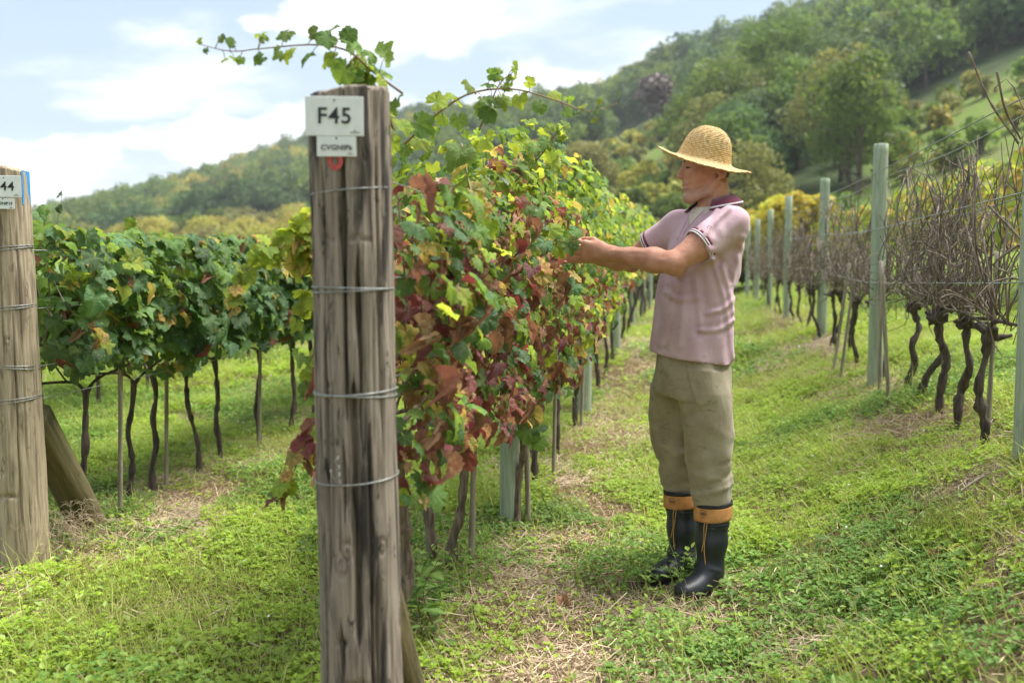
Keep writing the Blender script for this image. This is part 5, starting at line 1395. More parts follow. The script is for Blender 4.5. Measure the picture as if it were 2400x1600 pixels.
MAN_X, MAN_Y = 0.723, 3.90
MAN = Vector((MAN_X, MAN_Y, gz(MAN_X, MAN_Y) - 0.012))
PSI = R(33); TF = (-math.cos(PSI), -math.sin(PSI)); TL = (math.sin(PSI), -math.cos(PSI))
HP = R(14); HF = (-math.cos(HP), -math.sin(HP)); HL = (math.sin(HP), -math.cos(HP)); HC0 = (0.035, -0.005)
def hp(fx, lat, z): return np.array([HC0[0] + HF[0] * fx + HL[0] * lat, HC0[1] + HF[1] * fx + HL[1] * lat, z - 0.024])
SN = np.array([0.122, -0.150, 1.440]); EN = np.array([-0.085, -0.265, 1.295]); WN = np.array([-0.345, -0.150, 1.334])
SF = np.array([-0.075, 0.135, 1.440]); EF = np.array([-0.275, 0.225, 1.305]); WF = np.array([-0.455, 0.075, 1.330])
HIPN, HIPF = np.array([0.035, -0.07, 0.86]), np.array([-0.07, 0.085, 0.86])
ANKN, ANKF = np.array([0.066, -0.055, 0.10]), np.array([-0.044, 0.125, 0.10])

def hand(B, W, fwd, up, out, curl, spread, thumb, k=0.006, L=1.0, straight=None):
    """palm and five fingers. fwd: wrist to knuckles, up: towards the index side, out: back of the hand"""
    fwd, up, out = (np.array(v, float) / np.linalg.norm(v) for v in (fwd, up, out))
    B.cone(W - fwd * 0.02, W + fwd * 0.03, 0.029, 0.031, 0.02, squash=(out, 0.72))
    for q, w in ((0.026, 0.6), (0.010, 1.0), (-0.008, 1.0), (-0.024, 0.9)):
        B.cone(W + fwd * 0.012 + up * q * 0.6, W + fwd * 0.082 + up * q * 1.05, 0.017, 0.0165, 0.014, squash=(out, 0.85))
    B.ell(W + fwd * 0.03 - out * 0.010 + up * 0.022, (0.032, 0.018, 0.020), 0.014, f=(fwd[0], fwd[1]))
    lens = [0.040, 0.045, 0.042, 0.033]; ups = [0.029, 0.0095, -0.010, -0.028]; rad = [0.0098, 0.0100, 0.0094, 0.0084]
    for i in range(4):
        p = W + fwd * (0.086 - 0.004 * abs(i - 1)) + up * ups[i] + out * 0.003
        ang = curl[i][0]; B.ell(p, (0.0125, 0.0125, 0.0125), 0.008)
        for seg, (fl, c) in enumerate(zip((1.0, 0.66, 0.52), curl[i])):
            d = fwd * math.cos(ang) - out * math.sin(ang) + up * spread * (1.5 - i) * (0.5 if seg else 1)
            q = p + d * lens[i] * fl * L
            B.cone(p, q, rad[i] * (1 - 0.10 * seg), rad[i] * (0.9 - 0.10 * seg), 0.0035)
            p = q; ang += curl[i][min(seg + 1, 2)] if seg < 2 else 0
    t0 = W + fwd * 0.022 + up * 0.026 - out * 0.008
    t1 = t0 + fwd * thumb[0] * 0.042 + up * thumb[1] * 0.042 - out * thumb[2] * 0.042
    t2 = t1 + fwd * thumb[3] * 0.034 + up * thumb[4] * 0.034 - out * thumb[5] * 0.034
    t3 = t2 + fwd * thumb[3] * 0.026 + up * thumb[4] * 0.022 - out * thumb[5] * 0.03
    B.cone(t0, t1, 0.015, 0.0118, 0.010); B.cone(t1, t2, 0.0116, 0.0105, 0.004); B.cone(t2, t3, 0.0105, 0.0085, 0.004)

def build_body():
    B = Vol((-0.68, -0.33, 0.03), (0.24, 0.30, 1.83), 0.0036)
    # head
    B.ell(hp(0.008, 0, 1.702), (0.088, 0.072, 0.098), 0.02, f=HF)
    B.ell(hp(0.040, 0, 1.655), (0.052, 0.054, 0.070), 0.025, f=HF)
    B.cone(hp(0.050, 0, 1.625), hp(0.060, 0, 1.590), 0.040, 0.030, 0.02)
    for s in (-1, 1):
        B.cone(hp(-0.020, 0.054 * s, 1.632), hp(0.006, 0.048 * s, 1.592), 0.018, 0.016, 0.016)      # jaw angle
        B.cone(hp(0.006, 0.047 * s, 1.592), hp(0.064, 0.018 * s, 1.566), 0.0150, 0.0165, 0.016)     # jaw line
        B.ell(hp(0.050, 0.042 * s, 1.662), (0.030, 0.019, 0.017), 0.014, f=HF)                       # cheekbone
    B.ell(hp(0.075, 0, 1.571), (0.021, 0.025, 0.020), 0.014, f=HF)
    B.cone(hp(0.079, 0.030, 1.708), hp(0.079, -0.030, 1.708), 0.0145, 0.0145, 0.012)
    B.cone(hp(0.090, 0, 1.697), hp(0.1080, 0, 1.6575), 0.0088, 0.0115, 0.009)
    B.ell(hp(0.1095, 0, 1.6540), (0.0120, 0.0115, 0.0105), 0.005, f=HF)
    for s in (-1, 1):
        B.ell(hp(0.098, 0.0135 * s, 1.6500), (0.0120, 0.0075, 0.0090), 0.004, f=HF)
        B.ell(hp(0.104, 0.0330 * s, 1.6865), (0.023, 0.0165, 0.0125), 0.008, cut=True, f=HF)
        B.ell(hp(0.0745, 0.0325 * s, 1.6840), (0.0125, 0.0140, 0.0110), 0.003, f=HF)
        B.cone(hp(0.0880, 0.021 * s, 1.6915), hp(0.0740, 0.047 * s, 1.6885), 0.0048, 0.0050, 0.003)   # upper lid
        B.cone(hp(0.0850, 0.021 * s, 1.6765), hp(0.0730, 0.046 * s, 1.6790), 0.0044, 0.0042, 0.003)   # lower lid
        B.cone(hp(0.104, 0.0065 * s, 1.6415), hp(0.098, 0.0095 * s, 1.6425), 0.0036, 0.0034, 0.002, cut=True)   # nostril
    B.ell(hp(0.076, 0, 1.630), (0.021, 0.030, 0.017), 0.012, f=HF)
    B.cone(hp(0.0930, 0.009, 1.6205), hp(0.0930, -0.009, 1.6205), 0.0056, 0.0056, 0.004)
    B.cone(hp(0.0910, 0.010, 1.6060), hp(0.0910, -0.010, 1.6060), 0.0072, 0.0072, 0.005)
    for s in (-1, 1):
        B.cone(hp(0.0930, 0.009 * s, 1.6205), hp(0.0800, 0.026 * s, 1.6185), 0.0054, 0.0040, 0.005)
        B.cone(hp(0.0910, 0.010 * s, 1.6060), hp(0.0800, 0.025 * s, 1.6120), 0.0068, 0.0040, 0.005)
        B.cone(hp(0.1010, 0.0, 1.6130), hp(0.0930, 0.016 * s, 1.6140), 0.0036, 0.0036, 0.002, cut=True)   # line of the mouth
        B.cone(hp(0.0930, 0.016 * s, 1.6140), hp(0.0790, 0.033 * s, 1.6175), 0.0036, 0.0030, 0.002, cut=True)
        B.cone(hp(0.1000, 0.0190 * s, 1.652), hp(0.0800, 0.041 * s, 1.612), 0.0050, 0.0046, 0.006, cut=True)   # cheek fold
        B.cone(hp(0.0720, 0.0400 * s, 1.618), hp(0.0640, 0.040 * s, 1.590), 0.0040, 0.0030, 0.006, cut=True)
        # ear
        B.ell(hp(-0.036, 0.0760 * s, 1.667), (0.018, 0.0085, 0.029), 0.005, f=HF, tilt=-0.22)
        B.ell(hp(-0.032, 0.0860 * s, 1.671), (0.0105, 0.007, 0.018), 0.003, cut=True, f=HF, tilt=-0.22)
        B.ell(hp(-0.027, 0.0760 * s, 1.643), (0.0090, 0.0075, 0.0095), 0.004, f=HF)
        B.cone(hp(-0.016, 0.0700 * s, 1.672), hp(-0.018, 0.0740 * s, 1.662), 0.006, 0.005, 0.004)
    B.cone(hp(0.1000, 0.012, 1.5925), hp(0.1000, -0.012, 1.5925), 0.0085, 0.0085, 0.008, cut=True)           # dip above the chin
    # neck and throat
    B.cone((0.074, 0.0, 1.46), (0.058, -0.002, 1.62), 0.060, 0.054, 0.016, squash=(np.array([HL[0], HL[1], 0]), 0.90))
    B.cone(hp(0.012, 0, 1.570), (0.024, -0.016, 1.49), 0.020, 0.020, 0.022)
    for s in (1, -1):
        B.cone(hp(-0.045, 0.048 * s, 1.620), (0.026 + TL[0] * 0.02 * s, -0.026 + TL[1] * 0.02 * s, 1.485), 0.013, 0.011, 0.016)
    # trunk (inside the clothes), shoulders
    B.loft([(0.80, -0.015, 0, 0.10, 0.14), (1.0, -0.01, 0, 0.105, 0.14), (1.2, 0.0, 0, 0.10, 0.14), (1.38, 0.04, 0, 0.10, 0.15), (1.46, 0.055, 0, 0.08, 0.12), (1.50, 0.06, 0, 0.06, 0.08)], TF, 0.02)
    for S in (SN, SF): B.cone((0.06, 0, 1.47), S, 0.06, 0.052, 0.03)
    # arms
    for S, E, W in ((SN, EN, WN), (SF, EF, WF)):
        B.cone(S, S + (E - S) * 0.55, 0.054, 0.053, 0.02); B.cone(S + (E - S) * 0.5, E, 0.052, 0.0415, 0.02)
        m = E + (W - E) * 0.28
        B.cone(E, m, 0.0405, 0.0455, 0.015); B.cone(m, E + (W - E) * 0.62, 0.0455, 0.0345, 0.02); B.cone(E + (W - E) * 0.6, W, 0.0345, 0.0270, 0.015)
        B.ell(E + np.array([0.012, 0.0, -0.026]), (0.020, 0.018, 0.018), 0.02)
    a = EN; d = WN - EN
    for t0, t1, dz, dy in ((0.30, 0.88, 0.018, -0.034), (0.12, 0.6, -0.004, -0.043), (0.45, 0.95, -0.004, -0.033)):   # sinews and veins
        B.cone(a + d * t0 + [0, dy, dz + 0.008], a + d * t1 + [0, dy * 0.72, dz * 0.6], 0.0052, 0.0042, 0.010)
    # hands: the near one holds a leaf between thumb and index, the far one closes round the cane
    hand(B, WN, (-0.98, 0.22, 0.10), (0.06, -0.12, 1.0), (-0.18, -0.98, -0.05), [(0.55, 0.95, 0.7), (0.35, 0.75, 0.6), (0.40, 0.8, 0.6), (0.45, 0.9, 0.6)], 0.10, (0.80, 0.45, 0.30, 0.90, -0.05, 0.30))
    hand(B, WF, (-0.93, -0.32, 0.06), (-0.02, 0.05, 1.0), (-0.30, 0.95, 0.0), [(0.45, 1.25, 1.0), (0.55, 1.3, 1.0), (0.6, 1.3, 1.0), (0.65, 1.3, 1.0)], 0.08, (0.75, 0.55, 0.35, 0.85, 0.1, 0.40))
    # legs, inside trousers and boots
    for H, A in ((HIPN, ANKN), (HIPF, ANKF)):
        K = (H + A) / 2 + np.array([-0.004, -0.004, 0.02])
        B.cone(H, K, 0.068, 0.040, 0.03); B.cone(K, A, 0.034, 0.024, 0.02)
    V, F = B.mesh()
    return V, F
V, F = build_body(); V = smooth_mesh(V, F, 2, 0.4)
rel = V[:, :2] - np.array(HC0); fxv = rel @ np.array(HF); latv = rel @ np.array(HL); zv = V[:, 2]
zh = zv + 0.024
st = sm(-0.03, 0.02, fxv) * sm(1.625, 1.600, zh) * sm(1.535, 1.56, zh) + sm(0.075, 0.088, fxv) * sm(1.640, 1.632, zh) * sm(1.615, 1.622, zh) * 0.8
st = np.clip(st, 0, 1) * (zh > 1.52) * 0.5
person = obj('person', make_mesh('person', V, [F], [M_SKIN], attrs={'stubble': st}), loc=MAN, rot=(0, 0, -math.atan2(MAN_X, MAN_Y)))
tag(person, 'man in straw hat, faded mauve polo, olive trousers and rubber boots reaching into the vine', 'person')

# hair, brows, eyes
H = Vol((-0.08, -0.11, 1.58), (0.16, 0.10, 1.80), 0.0035)
H.ell(hp(0.001, 0, 1.698), (0.0895, 0.0765, 0.102), 0.01, f=HF)
H.put(lambda X, Y, Z: -(-(X - HC0[0]) * 0.97 - (Y - HC0[1]) * 0.24 + 0.052 + 0.20 * (Z - 1.636)) + 0 * X, (-0.08, -0.11, 1.58), (0.16, 0.10, 1.80), 0.004, cut=True)
H.put(lambda X, Y, Z: Z - 1.604 + 0 * X + 0 * Y, (-0.1, -0.2, 1.5), (0.2, 0.2, 1.85), 0.01, cut=True)
H.D = np.maximum(H.D, (H.ax[2] - 1.668).reshape(1, 1, -1).astype(np.float32))
Vh, Fh = H.mesh()
obj('hair', make_mesh('hair', Vh, [Fh], [M_HAIR]), person)
for s in (1, -1):
    g = Geo(); add_tube(g, spline([hp(0.0965, 0.012 * s, 1.7055), hp(0.0930, 0.030 * s, 1.7100), hp(0.0740, 0.050 * s, 1.7030)], 8), [0.002, .0035, .004, .004, .0036, .003, .0024, .0016], 6)
    obj('eyebrow', g.mesh('eyebrow', [M_HAIR]), person)
    g = Geo(); add_tube(g, spline([hp(0.0890, 0.020 * s, 1.6830), hp(0.0880, 0.033 * s, 1.6842), hp(0.0785, 0.048 * s, 1.6825)], 7), [.0015, .0030, .0036, .0036, .0032, .0024, .001], 6)
    obj('eye', g.mesh('eye', [M_HAIR]), person)

# ---- polo shirt
SH = Vol((-0.26, -0.30, 0.86), (0.26, 0.30, 1.62), 0.0045)
TROWS = [(0.86, -0.022, 0.005, 0.150, 0.180), (0.98, -0.018, 0.004, 0.146, 0.178), (1.10, -0.010, 0, 0.140, 0.176), (1.22, 0.004, 0, 0.134, 0.177), (1.32, 0.022, 0, 0.132, 0.183), (1.40, 0.040, 0, 0.122, 0.183), (1.455, 0.052, 0, 0.100, 0.150), (1.49, 0.060, 0, 0.080, 0.100), (1.525, 0.066, 0, 0.060, 0.070)]
SH.loft(TROWS, TF, 0.01)
HEMS = []
for S, E in ((SN, EN), (SF, EF)):
    SH.cone((0.066, 0, 1.468), S + [0, 0, 0.003], 0.050, 0.060, 0.04)
    d = (E - S) / np.linalg.norm(E - S); t = S + (E - S) * 0.56; tt = S + (E - S) * 0.9
    def slv(X, Y, Z, S=S, tt=tt, t=t, d=d):
        ba = tt - S; px, py, pz = X - S[0], Y - S[1], Z - S[2]
        h = np.clip((px * ba[0] + py * ba[1] + pz * ba[2]) / ba.dot(ba), 0, 1)
        dd = np.sqrt((px - h * ba[0]) ** 2 + (py - h * ba[1]) ** 2 + (pz - h * ba[2]) ** 2) - (0.066 - 0.001 * h)
        return np.maximum(dd, (X - t[0]) * d[0] + (Y - t[1]) * d[1] + (Z - t[2]) * d[2])
    SH.put(slv, np.minimum(S, tt) - 0.09, np.maximum(S, tt) + 0.09, 0.03)
    HEMS.append((t, d))
# drape: hanging folds, pulls from the armpits, creases at the small of the back
sl, X, Y, Z = SH.box((-9, -9, -9), (9, 9, 9))
fa = (X - 0.01) * TF[0] + Y * TF[1]; la = (X - 0.01) * TL[0] + Y * TL[1]
drape = 0.0125 * vnoise(la * 15 + Z * 2.5 + 3, fa * 17 - Z * 3, Z * 1.6, 71) * sm(1.45, 1.20, Z) + 0.006 * vnoise(la * 9 + fa * 7, fa * 10 + 2, Z * 9 + la * 12, 72) * sm(1.40, 1.28, Z)
ARM = np.array([0.105, -0.12, 1.36])
dx, dz = X - ARM[0], Z - ARM[2]; angp = np.arctan2(dz, dx); rp = np.sqrt(dx * dx + dz * dz)
drape = drape + 0.003 * np.sin(angp * 9 + 4 * rp * 10) * np.exp(-(rp / 0.16) ** 2) * (Y < 0) * sm(0.03, 0.07, rp)
drape = drape + 0.007 * np.exp(-((np.abs(la - 0.05 - (1.40 - Z) * 0.35) / 0.020) ** 2)) * sm(1.42, 1.34, Z) * sm(1.02, 1.15, Z) * (fa < 0.02)
for (pts_, am, wd) in ((((1655, 620), (1678, 700), (1690, 780), (1692, 830)), 0.009, 0.010), (((1636, 605), (1662, 690), (1676, 760), (1684, 835)), 0.007, 0.010), (((1598, 650), (1606, 700), (1612, 760)), 0.006, 0.012),
        (((1668, 492), (1630, 530), (1590, 590), (1560, 640)), 0.007, 0.010), (((1640, 490), (1605, 540), (1568, 600)), 0.006, 0.010), (((1560, 640), (1535, 720), (1520, 800)), 0.006, 0.012), (((1690, 690), (1660, 715), (1625, 725)), 0.006, 0.009),
        (((1700, 560), (1690, 610), (1680, 660)), 0.006, 0.012), (((1575, 655), (1568, 730), (1562, 800)), 0.005, 0.013), (((1686, 742), (1650, 762), (1610, 765)), 0.005, 0.009), (((1530, 680), (1560, 695), (1600, 690)), 0.005, 0.010)):
    q_ = spline([((a_ - 1600) / 600.0, 0.0, 1.3 - (b_ - 610) / 600.0) for a_, b_ in pts_], 14)
    dm = np.full(np.broadcast(X, Z).shape, 9.0)
    for a_, b_ in zip(q_[:-1], q_[1:]):
        ex, ez = b_[0] - a_[0], b_[2] - a_[2]; tt_ = np.clip(((X - a_[0]) * ex + (Z - a_[2]) * ez) / (ex * ex + ez * ez + 1e-9), 0, 1)
        dm = np.minimum(dm, np.hypot(X - a_[0] - tt_ * ex, Z - a_[2] - tt_ * ez))
    drape = drape + am * (np.exp(-(dm / wd) ** 2) - 0.55 * np.exp(-((dm - 1.9 * wd) / wd) ** 2)) * (Y < 0.02)
SH.D -= drape.astype(np.float32)
hem = 0.922 - 0.135 * X
SH.D = np.maximum(SH.D, (hem + 0.006 * vnoise(X * 14, Y * 14, 0, 8) - Z + 0 * Y).astype(np.float32))
SH.cone((0.068, 0, 1.49), (0.052, 0, 1.64), 0.068, 0.078, 0.004, cut=True)
nf = hp(0, 0, 0)
def vneck(X, Y, Z):
    a = (X - 0.06) * TF[0] + Y * TF[1]; b = (X - 0.06) * TL[0] + Y * TL[1]
    return np.maximum(np.maximum(np.abs(b) - np.clip((Z - 1.425) * 0.45, 0.0, 0.05), 0.03 - a), 1.425 - Z)
SH.put(vneck, (-0.2, -0.2, 1.40), (0.15, 0.15, 1.62), 0.003, cut=True)
Vs, Fs = SH.mesh(); Vs = smooth_mesh(Vs, Fs, 1, 0.4)
shirt = obj('polo_shirt', make_mesh('polo_shirt', Vs, [Fs], [M_SHIRT]), person)
U = Vol((-0.12, -0.16, 1.36), (0.14, 0.12, 1.53), 0.005)
U.loft([(1.36, 0.030, 0, 0.114, 0.15), (1.43, 0.045, 0, 0.098, 0.14), (1.475, 0.055, 0, 0.088, 0.11), (1.51, 0.060, 0, 0.074, 0.08)], TF, 0.004)
Vu, Fu = U.mesh(); obj('undershirt', make_mesh('undershirt', Vu, [Fu], [M_CREAM]), person)
def ring_band(name, m, c, ax, r, w, parent, thick=0.003, ell=(1, 1)):
    c = np.array(c); ax = np.array(ax) / np.linalg.norm(ax); e1 = np.cross(ax, [0, 0, 1.0]); e1 /= np.linalg.norm(e1); e2 = np.cross(ax, e1)
    n = 48; t = np.arange(n) / n * 2 * np.pi; V = []
    for rr, h in ((r, 0), (r + thick, 0.0), (r + thick, w), (r, w)):
        V.append(c + ax * h + (np.cos(t)[:, None] * e1 * ell[0] + np.sin(t)[:, None] * e2 * ell[1]) * rr)
    V = np.vstack(V); j = np.arange(n); j2 = (j + 1) % n; F = np.vstack([np.stack([a * n + j, a * n + j2, b * n + j2, b * n + j], -1) for a, b in ((0, 1), (1, 2), (2, 3), (3, 0))])
    return obj(name, make_mesh(name, V, [F], [m]), parent)
for t, d in HEMS:
    ring_band('sleeve_hem', M_COLLAR, t - d * 0.020, d, 0.0640, 0.010, shirt, 0.004)
    ring_band('sleeve_stripe', M_WHITE, t - d * 0.0095, d, 0.0638, 0.005, shirt, 0.004)
    ring_band('sleeve_hem', M_COLLAR, t - d * 0.0042, d, 0.0634, 0.004, shirt, 0.004)
    ring_band('sleeve_stripe', M_WHITE, t - d * 0.0001, d, 0.0630, 0.005, shirt, 0.004)
# collar: a folded strip round the neck, open in front
def collar(r_in, r_out, z_drop0, z_drop1, name, m, thick):
    n = 60; ph = np.radians(np.linspace(-134, 134, n)); cx, cy_ = 0.066, 0.0
    bx_, by_ = -TF[0], -TF[1]
    dirx = bx_ * np.cos(ph) + TL[0] * np.sin(ph); diry = by_ * np.cos(ph) + TL[1] * np.sin(ph)
    front = (1 - np.cos(ph)) / 2
    zt = 1.562 - 0.020 * front - 0.014 * front ** 3
    V = []
    for rr, zd in ((r_in, z_drop0), ((r_in + r_out) / 2 + 0.002, (z_drop0 + z_drop1) * 0.45), (r_out, z_drop1)):
        fl = rr + 0.016 * front * (rr - 0.06) / 0.04 + 0.010 * np.abs(np.sin(ph))
        V.append(np.stack([cx + dirx * fl, cy_ + diry * fl, zt - zd * (1 + 0.25 * front)], -1))
    V = np.vstack(V); i = np.arange(n - 1); F = np.vstack([np.stack([a * n + i, a * n + i + 1, (a + 1) * n + i + 1, (a + 1) * n + i], -1) for a in (0, 1)])
    o = obj(name, make_mesh(name, V, [F], [m]), shirt); md = o.modifiers.new('thick', 'SOLIDIFY'); md.thickness = thick; md.offset = 0
    return o
collar(0.060, 0.100, 0.0, 0.036, 'collar', M_COLLAR, 0.004)
collar(0.0925, 0.0950, 0.0290, 0.0312, 'collar_stripe', M_WHITE, 0.0065)
def on_front(Vm, x, z):
    m = (np.abs(Vm[:, 0] - x) < 0.008) & (np.abs(Vm[:, 2] - z) < 0.008); q = Vm[m]; return q[np.argmin(q[:, 1])]
def disc(name, m, p, nrm, r, parent, hole=0.0, h=0.0015, rz=1.0):
    nrm = np.array(nrm, float) / np.linalg.norm(nrm); e1 = np.cross(nrm, [0, 0, 1.0]); e1 /= np.linalg.norm(e1); e2 = np.cross(e1, nrm) * rz
    n = 20; t = np.arange(n) / n * 2 * np.pi; c = np.array(p) + nrm * 0.001; o_ = np.cos(t)[:, None] * e1 + np.sin(t)[:, None] * e2
    V = np.vstack([c + o_ * r, c + o_ * r + nrm * h, c + o_ * max(hole, r * 0.05) + nrm * h, c + o_ * max(hole, r * 0.05)]); j = np.arange(n); j2 = (j + 1) % n
    F = np.vstack([np.stack([a * n + j, a * n + j2, b * n + j2, b * n + j], -1) for a, b in ((0, 1), (1, 2), (2, 3))])
    return obj(name, make_mesh(name, V, [F], [m]), parent)
pe = on_front(Vs, 0.040, 1.432)
disc('chest_emblem', M_COLLAR, pe + np.array([-0.001, -0.003, 0]), (-0.5, -0.85, 0.1), 0.009, shirt, 0.0072, 0.001, 0.6)
pb = on_front(Vs, -0.030, 1.418)
disc('button', M_WHITE, pb + np.array([-0.001, -0.002, 0]), (-0.8, -0.55, 0.2), 0.0055, shirt, 0.0012, 0.002)
g = Geo()   # stitched edge of the placket, below and beside the opening
for sd in (-0.013, 0.013):
    pts = []
    for z in (1.50, 1.47, 1.44, 1.41, 1.385):
        b = sd + (max(0, z - 1.425) * 0.45 * (1 if sd > 0 else -1)); aa = np.interp(z, [r_[0] for r_ in TROWS], [r_[3] for r_ in TROWS]); cxx = np.interp(z, [r_[0] for r_ in TROWS], [r_[1] for r_ in TROWS])
        pts.append((cxx + TF[0] * (aa + 0.002) * math.sqrt(max(0.1, 1 - (b / 0.16) ** 2)) + TL[0] * b, TF[1] * (aa + 0.002) * math.sqrt(max(0.1, 1 - (b / 0.16) ** 2)) + TL[1] * b, z))
    add_tube(g, spline(pts, 12), 0.0012, 5)
obj('placket', g.mesh('placket', [M_SHIRT]), shirt)

# ---- trousers
T = Vol((-0.24, -0.22, 0.30), (0.20, 0.26, 0.99), 0.0045)
LX = (-0.84, -0.545)
T.loft([(0.78, -0.02, 0.005, 0.125, 0.165), (0.88, -0.018, 0.005, 0.134, 0.170), (0.985, -0.016, 0.004, 0.130, 0.166)], TF, 0.02)
CUFN, CUFF = np.array([0.074, -0.048, 0.345]), np.array([-0.050, 0.130, 0.345])
def leg(rows): T.loft(sorted(rows), (-0.75, -0.66), 0.03)
leg([(0.345, CUFN[0], CUFN[1], 0.066, 0.066), (0.375, 0.072, -0.048, 0.075, 0.075), (0.45, 0.066, -0.051, 0.084, 0.084), (0.56, 0.056, -0.057, 0.096, 0.093), (0.68, 0.046, -0.061, 0.104, 0.101), (0.80, 0.034, -0.062, 0.110, 0.106), (0.88, 0.026, -0.055, 0.100, 0.100)])
leg([(0.345, CUFF[0], CUFF[1], 0.064, 0.064), (0.375, -0.054, 0.128, 0.072, 0.072), (0.45, -0.066, 0.120, 0.080, 0.080), (0.56, -0.080, 0.110, 0.090, 0.088), (0.68, -0.088, 0.101, 0.098, 0.095), (0.80, -0.074, 0.088, 0.100, 0.098), (0.88, -0.056, 0.070, 0.090, 0.092)])
sl, X, Y, Z = T.box((-9, -9, -9), (9, 9, 9))
fold = 0.008 * vnoise(X * 12 + Z * 4, Y * 12, Z * 3.2, 81) + 0.005 * vnoise(X * 22, Y * 22 + Z * 6, Z * 9 + X * 8, 82) * (0.4 + sm(0.75, 0.45, Z))
wob = 0.03 * vnoise(X * 7, Y * 7, Z * 5, 83)
for zc, sx, am, wd in ((0.575, 0.5, 0.007, 0.020), (0.53, 0.25, -0.007, 0.015), (0.49, -0.3, 0.006, 0.016), (0.455, 0.35, -0.006, 0.014), (0.425, 0.1, 0.006, 0.013), (0.70, -0.5, 0.005, 0.022), (0.77, 0.6, -0.005, 0.018)):
    kz = np.abs(Z + wob - zc - sx * (X - 0.05)); fold = fold + am * np.exp(-(kz / wd) ** 2) * (0.5 + 0.9 * vnoise(X * 10 + zc * 31, Y * 10, Z * 4, 84))
fold = fold + 0.010 * vnoise(X * 16 + 5, Y * 16, Z * 2.0, 85) * sm(0.90, 0.70, Z)
pk = np.abs((X + 0.004) * TL[0] + Y * TL[1] - 0.10 - (0.93 - Z) * 0.28); fold = fold + 0.004 * np.exp(-(pk / 0.006) ** 2) * sm(0.70, 0.78, Z)     # pocket edge
T.D -= fold.astype(np.float32)
Vt, Ft = T.mesh(); Vt = smooth_mesh(Vt, Ft, 1, 0.4)
obj('trousers', make_mesh('trousers', Vt, [Ft], [M_PANTS]), person)

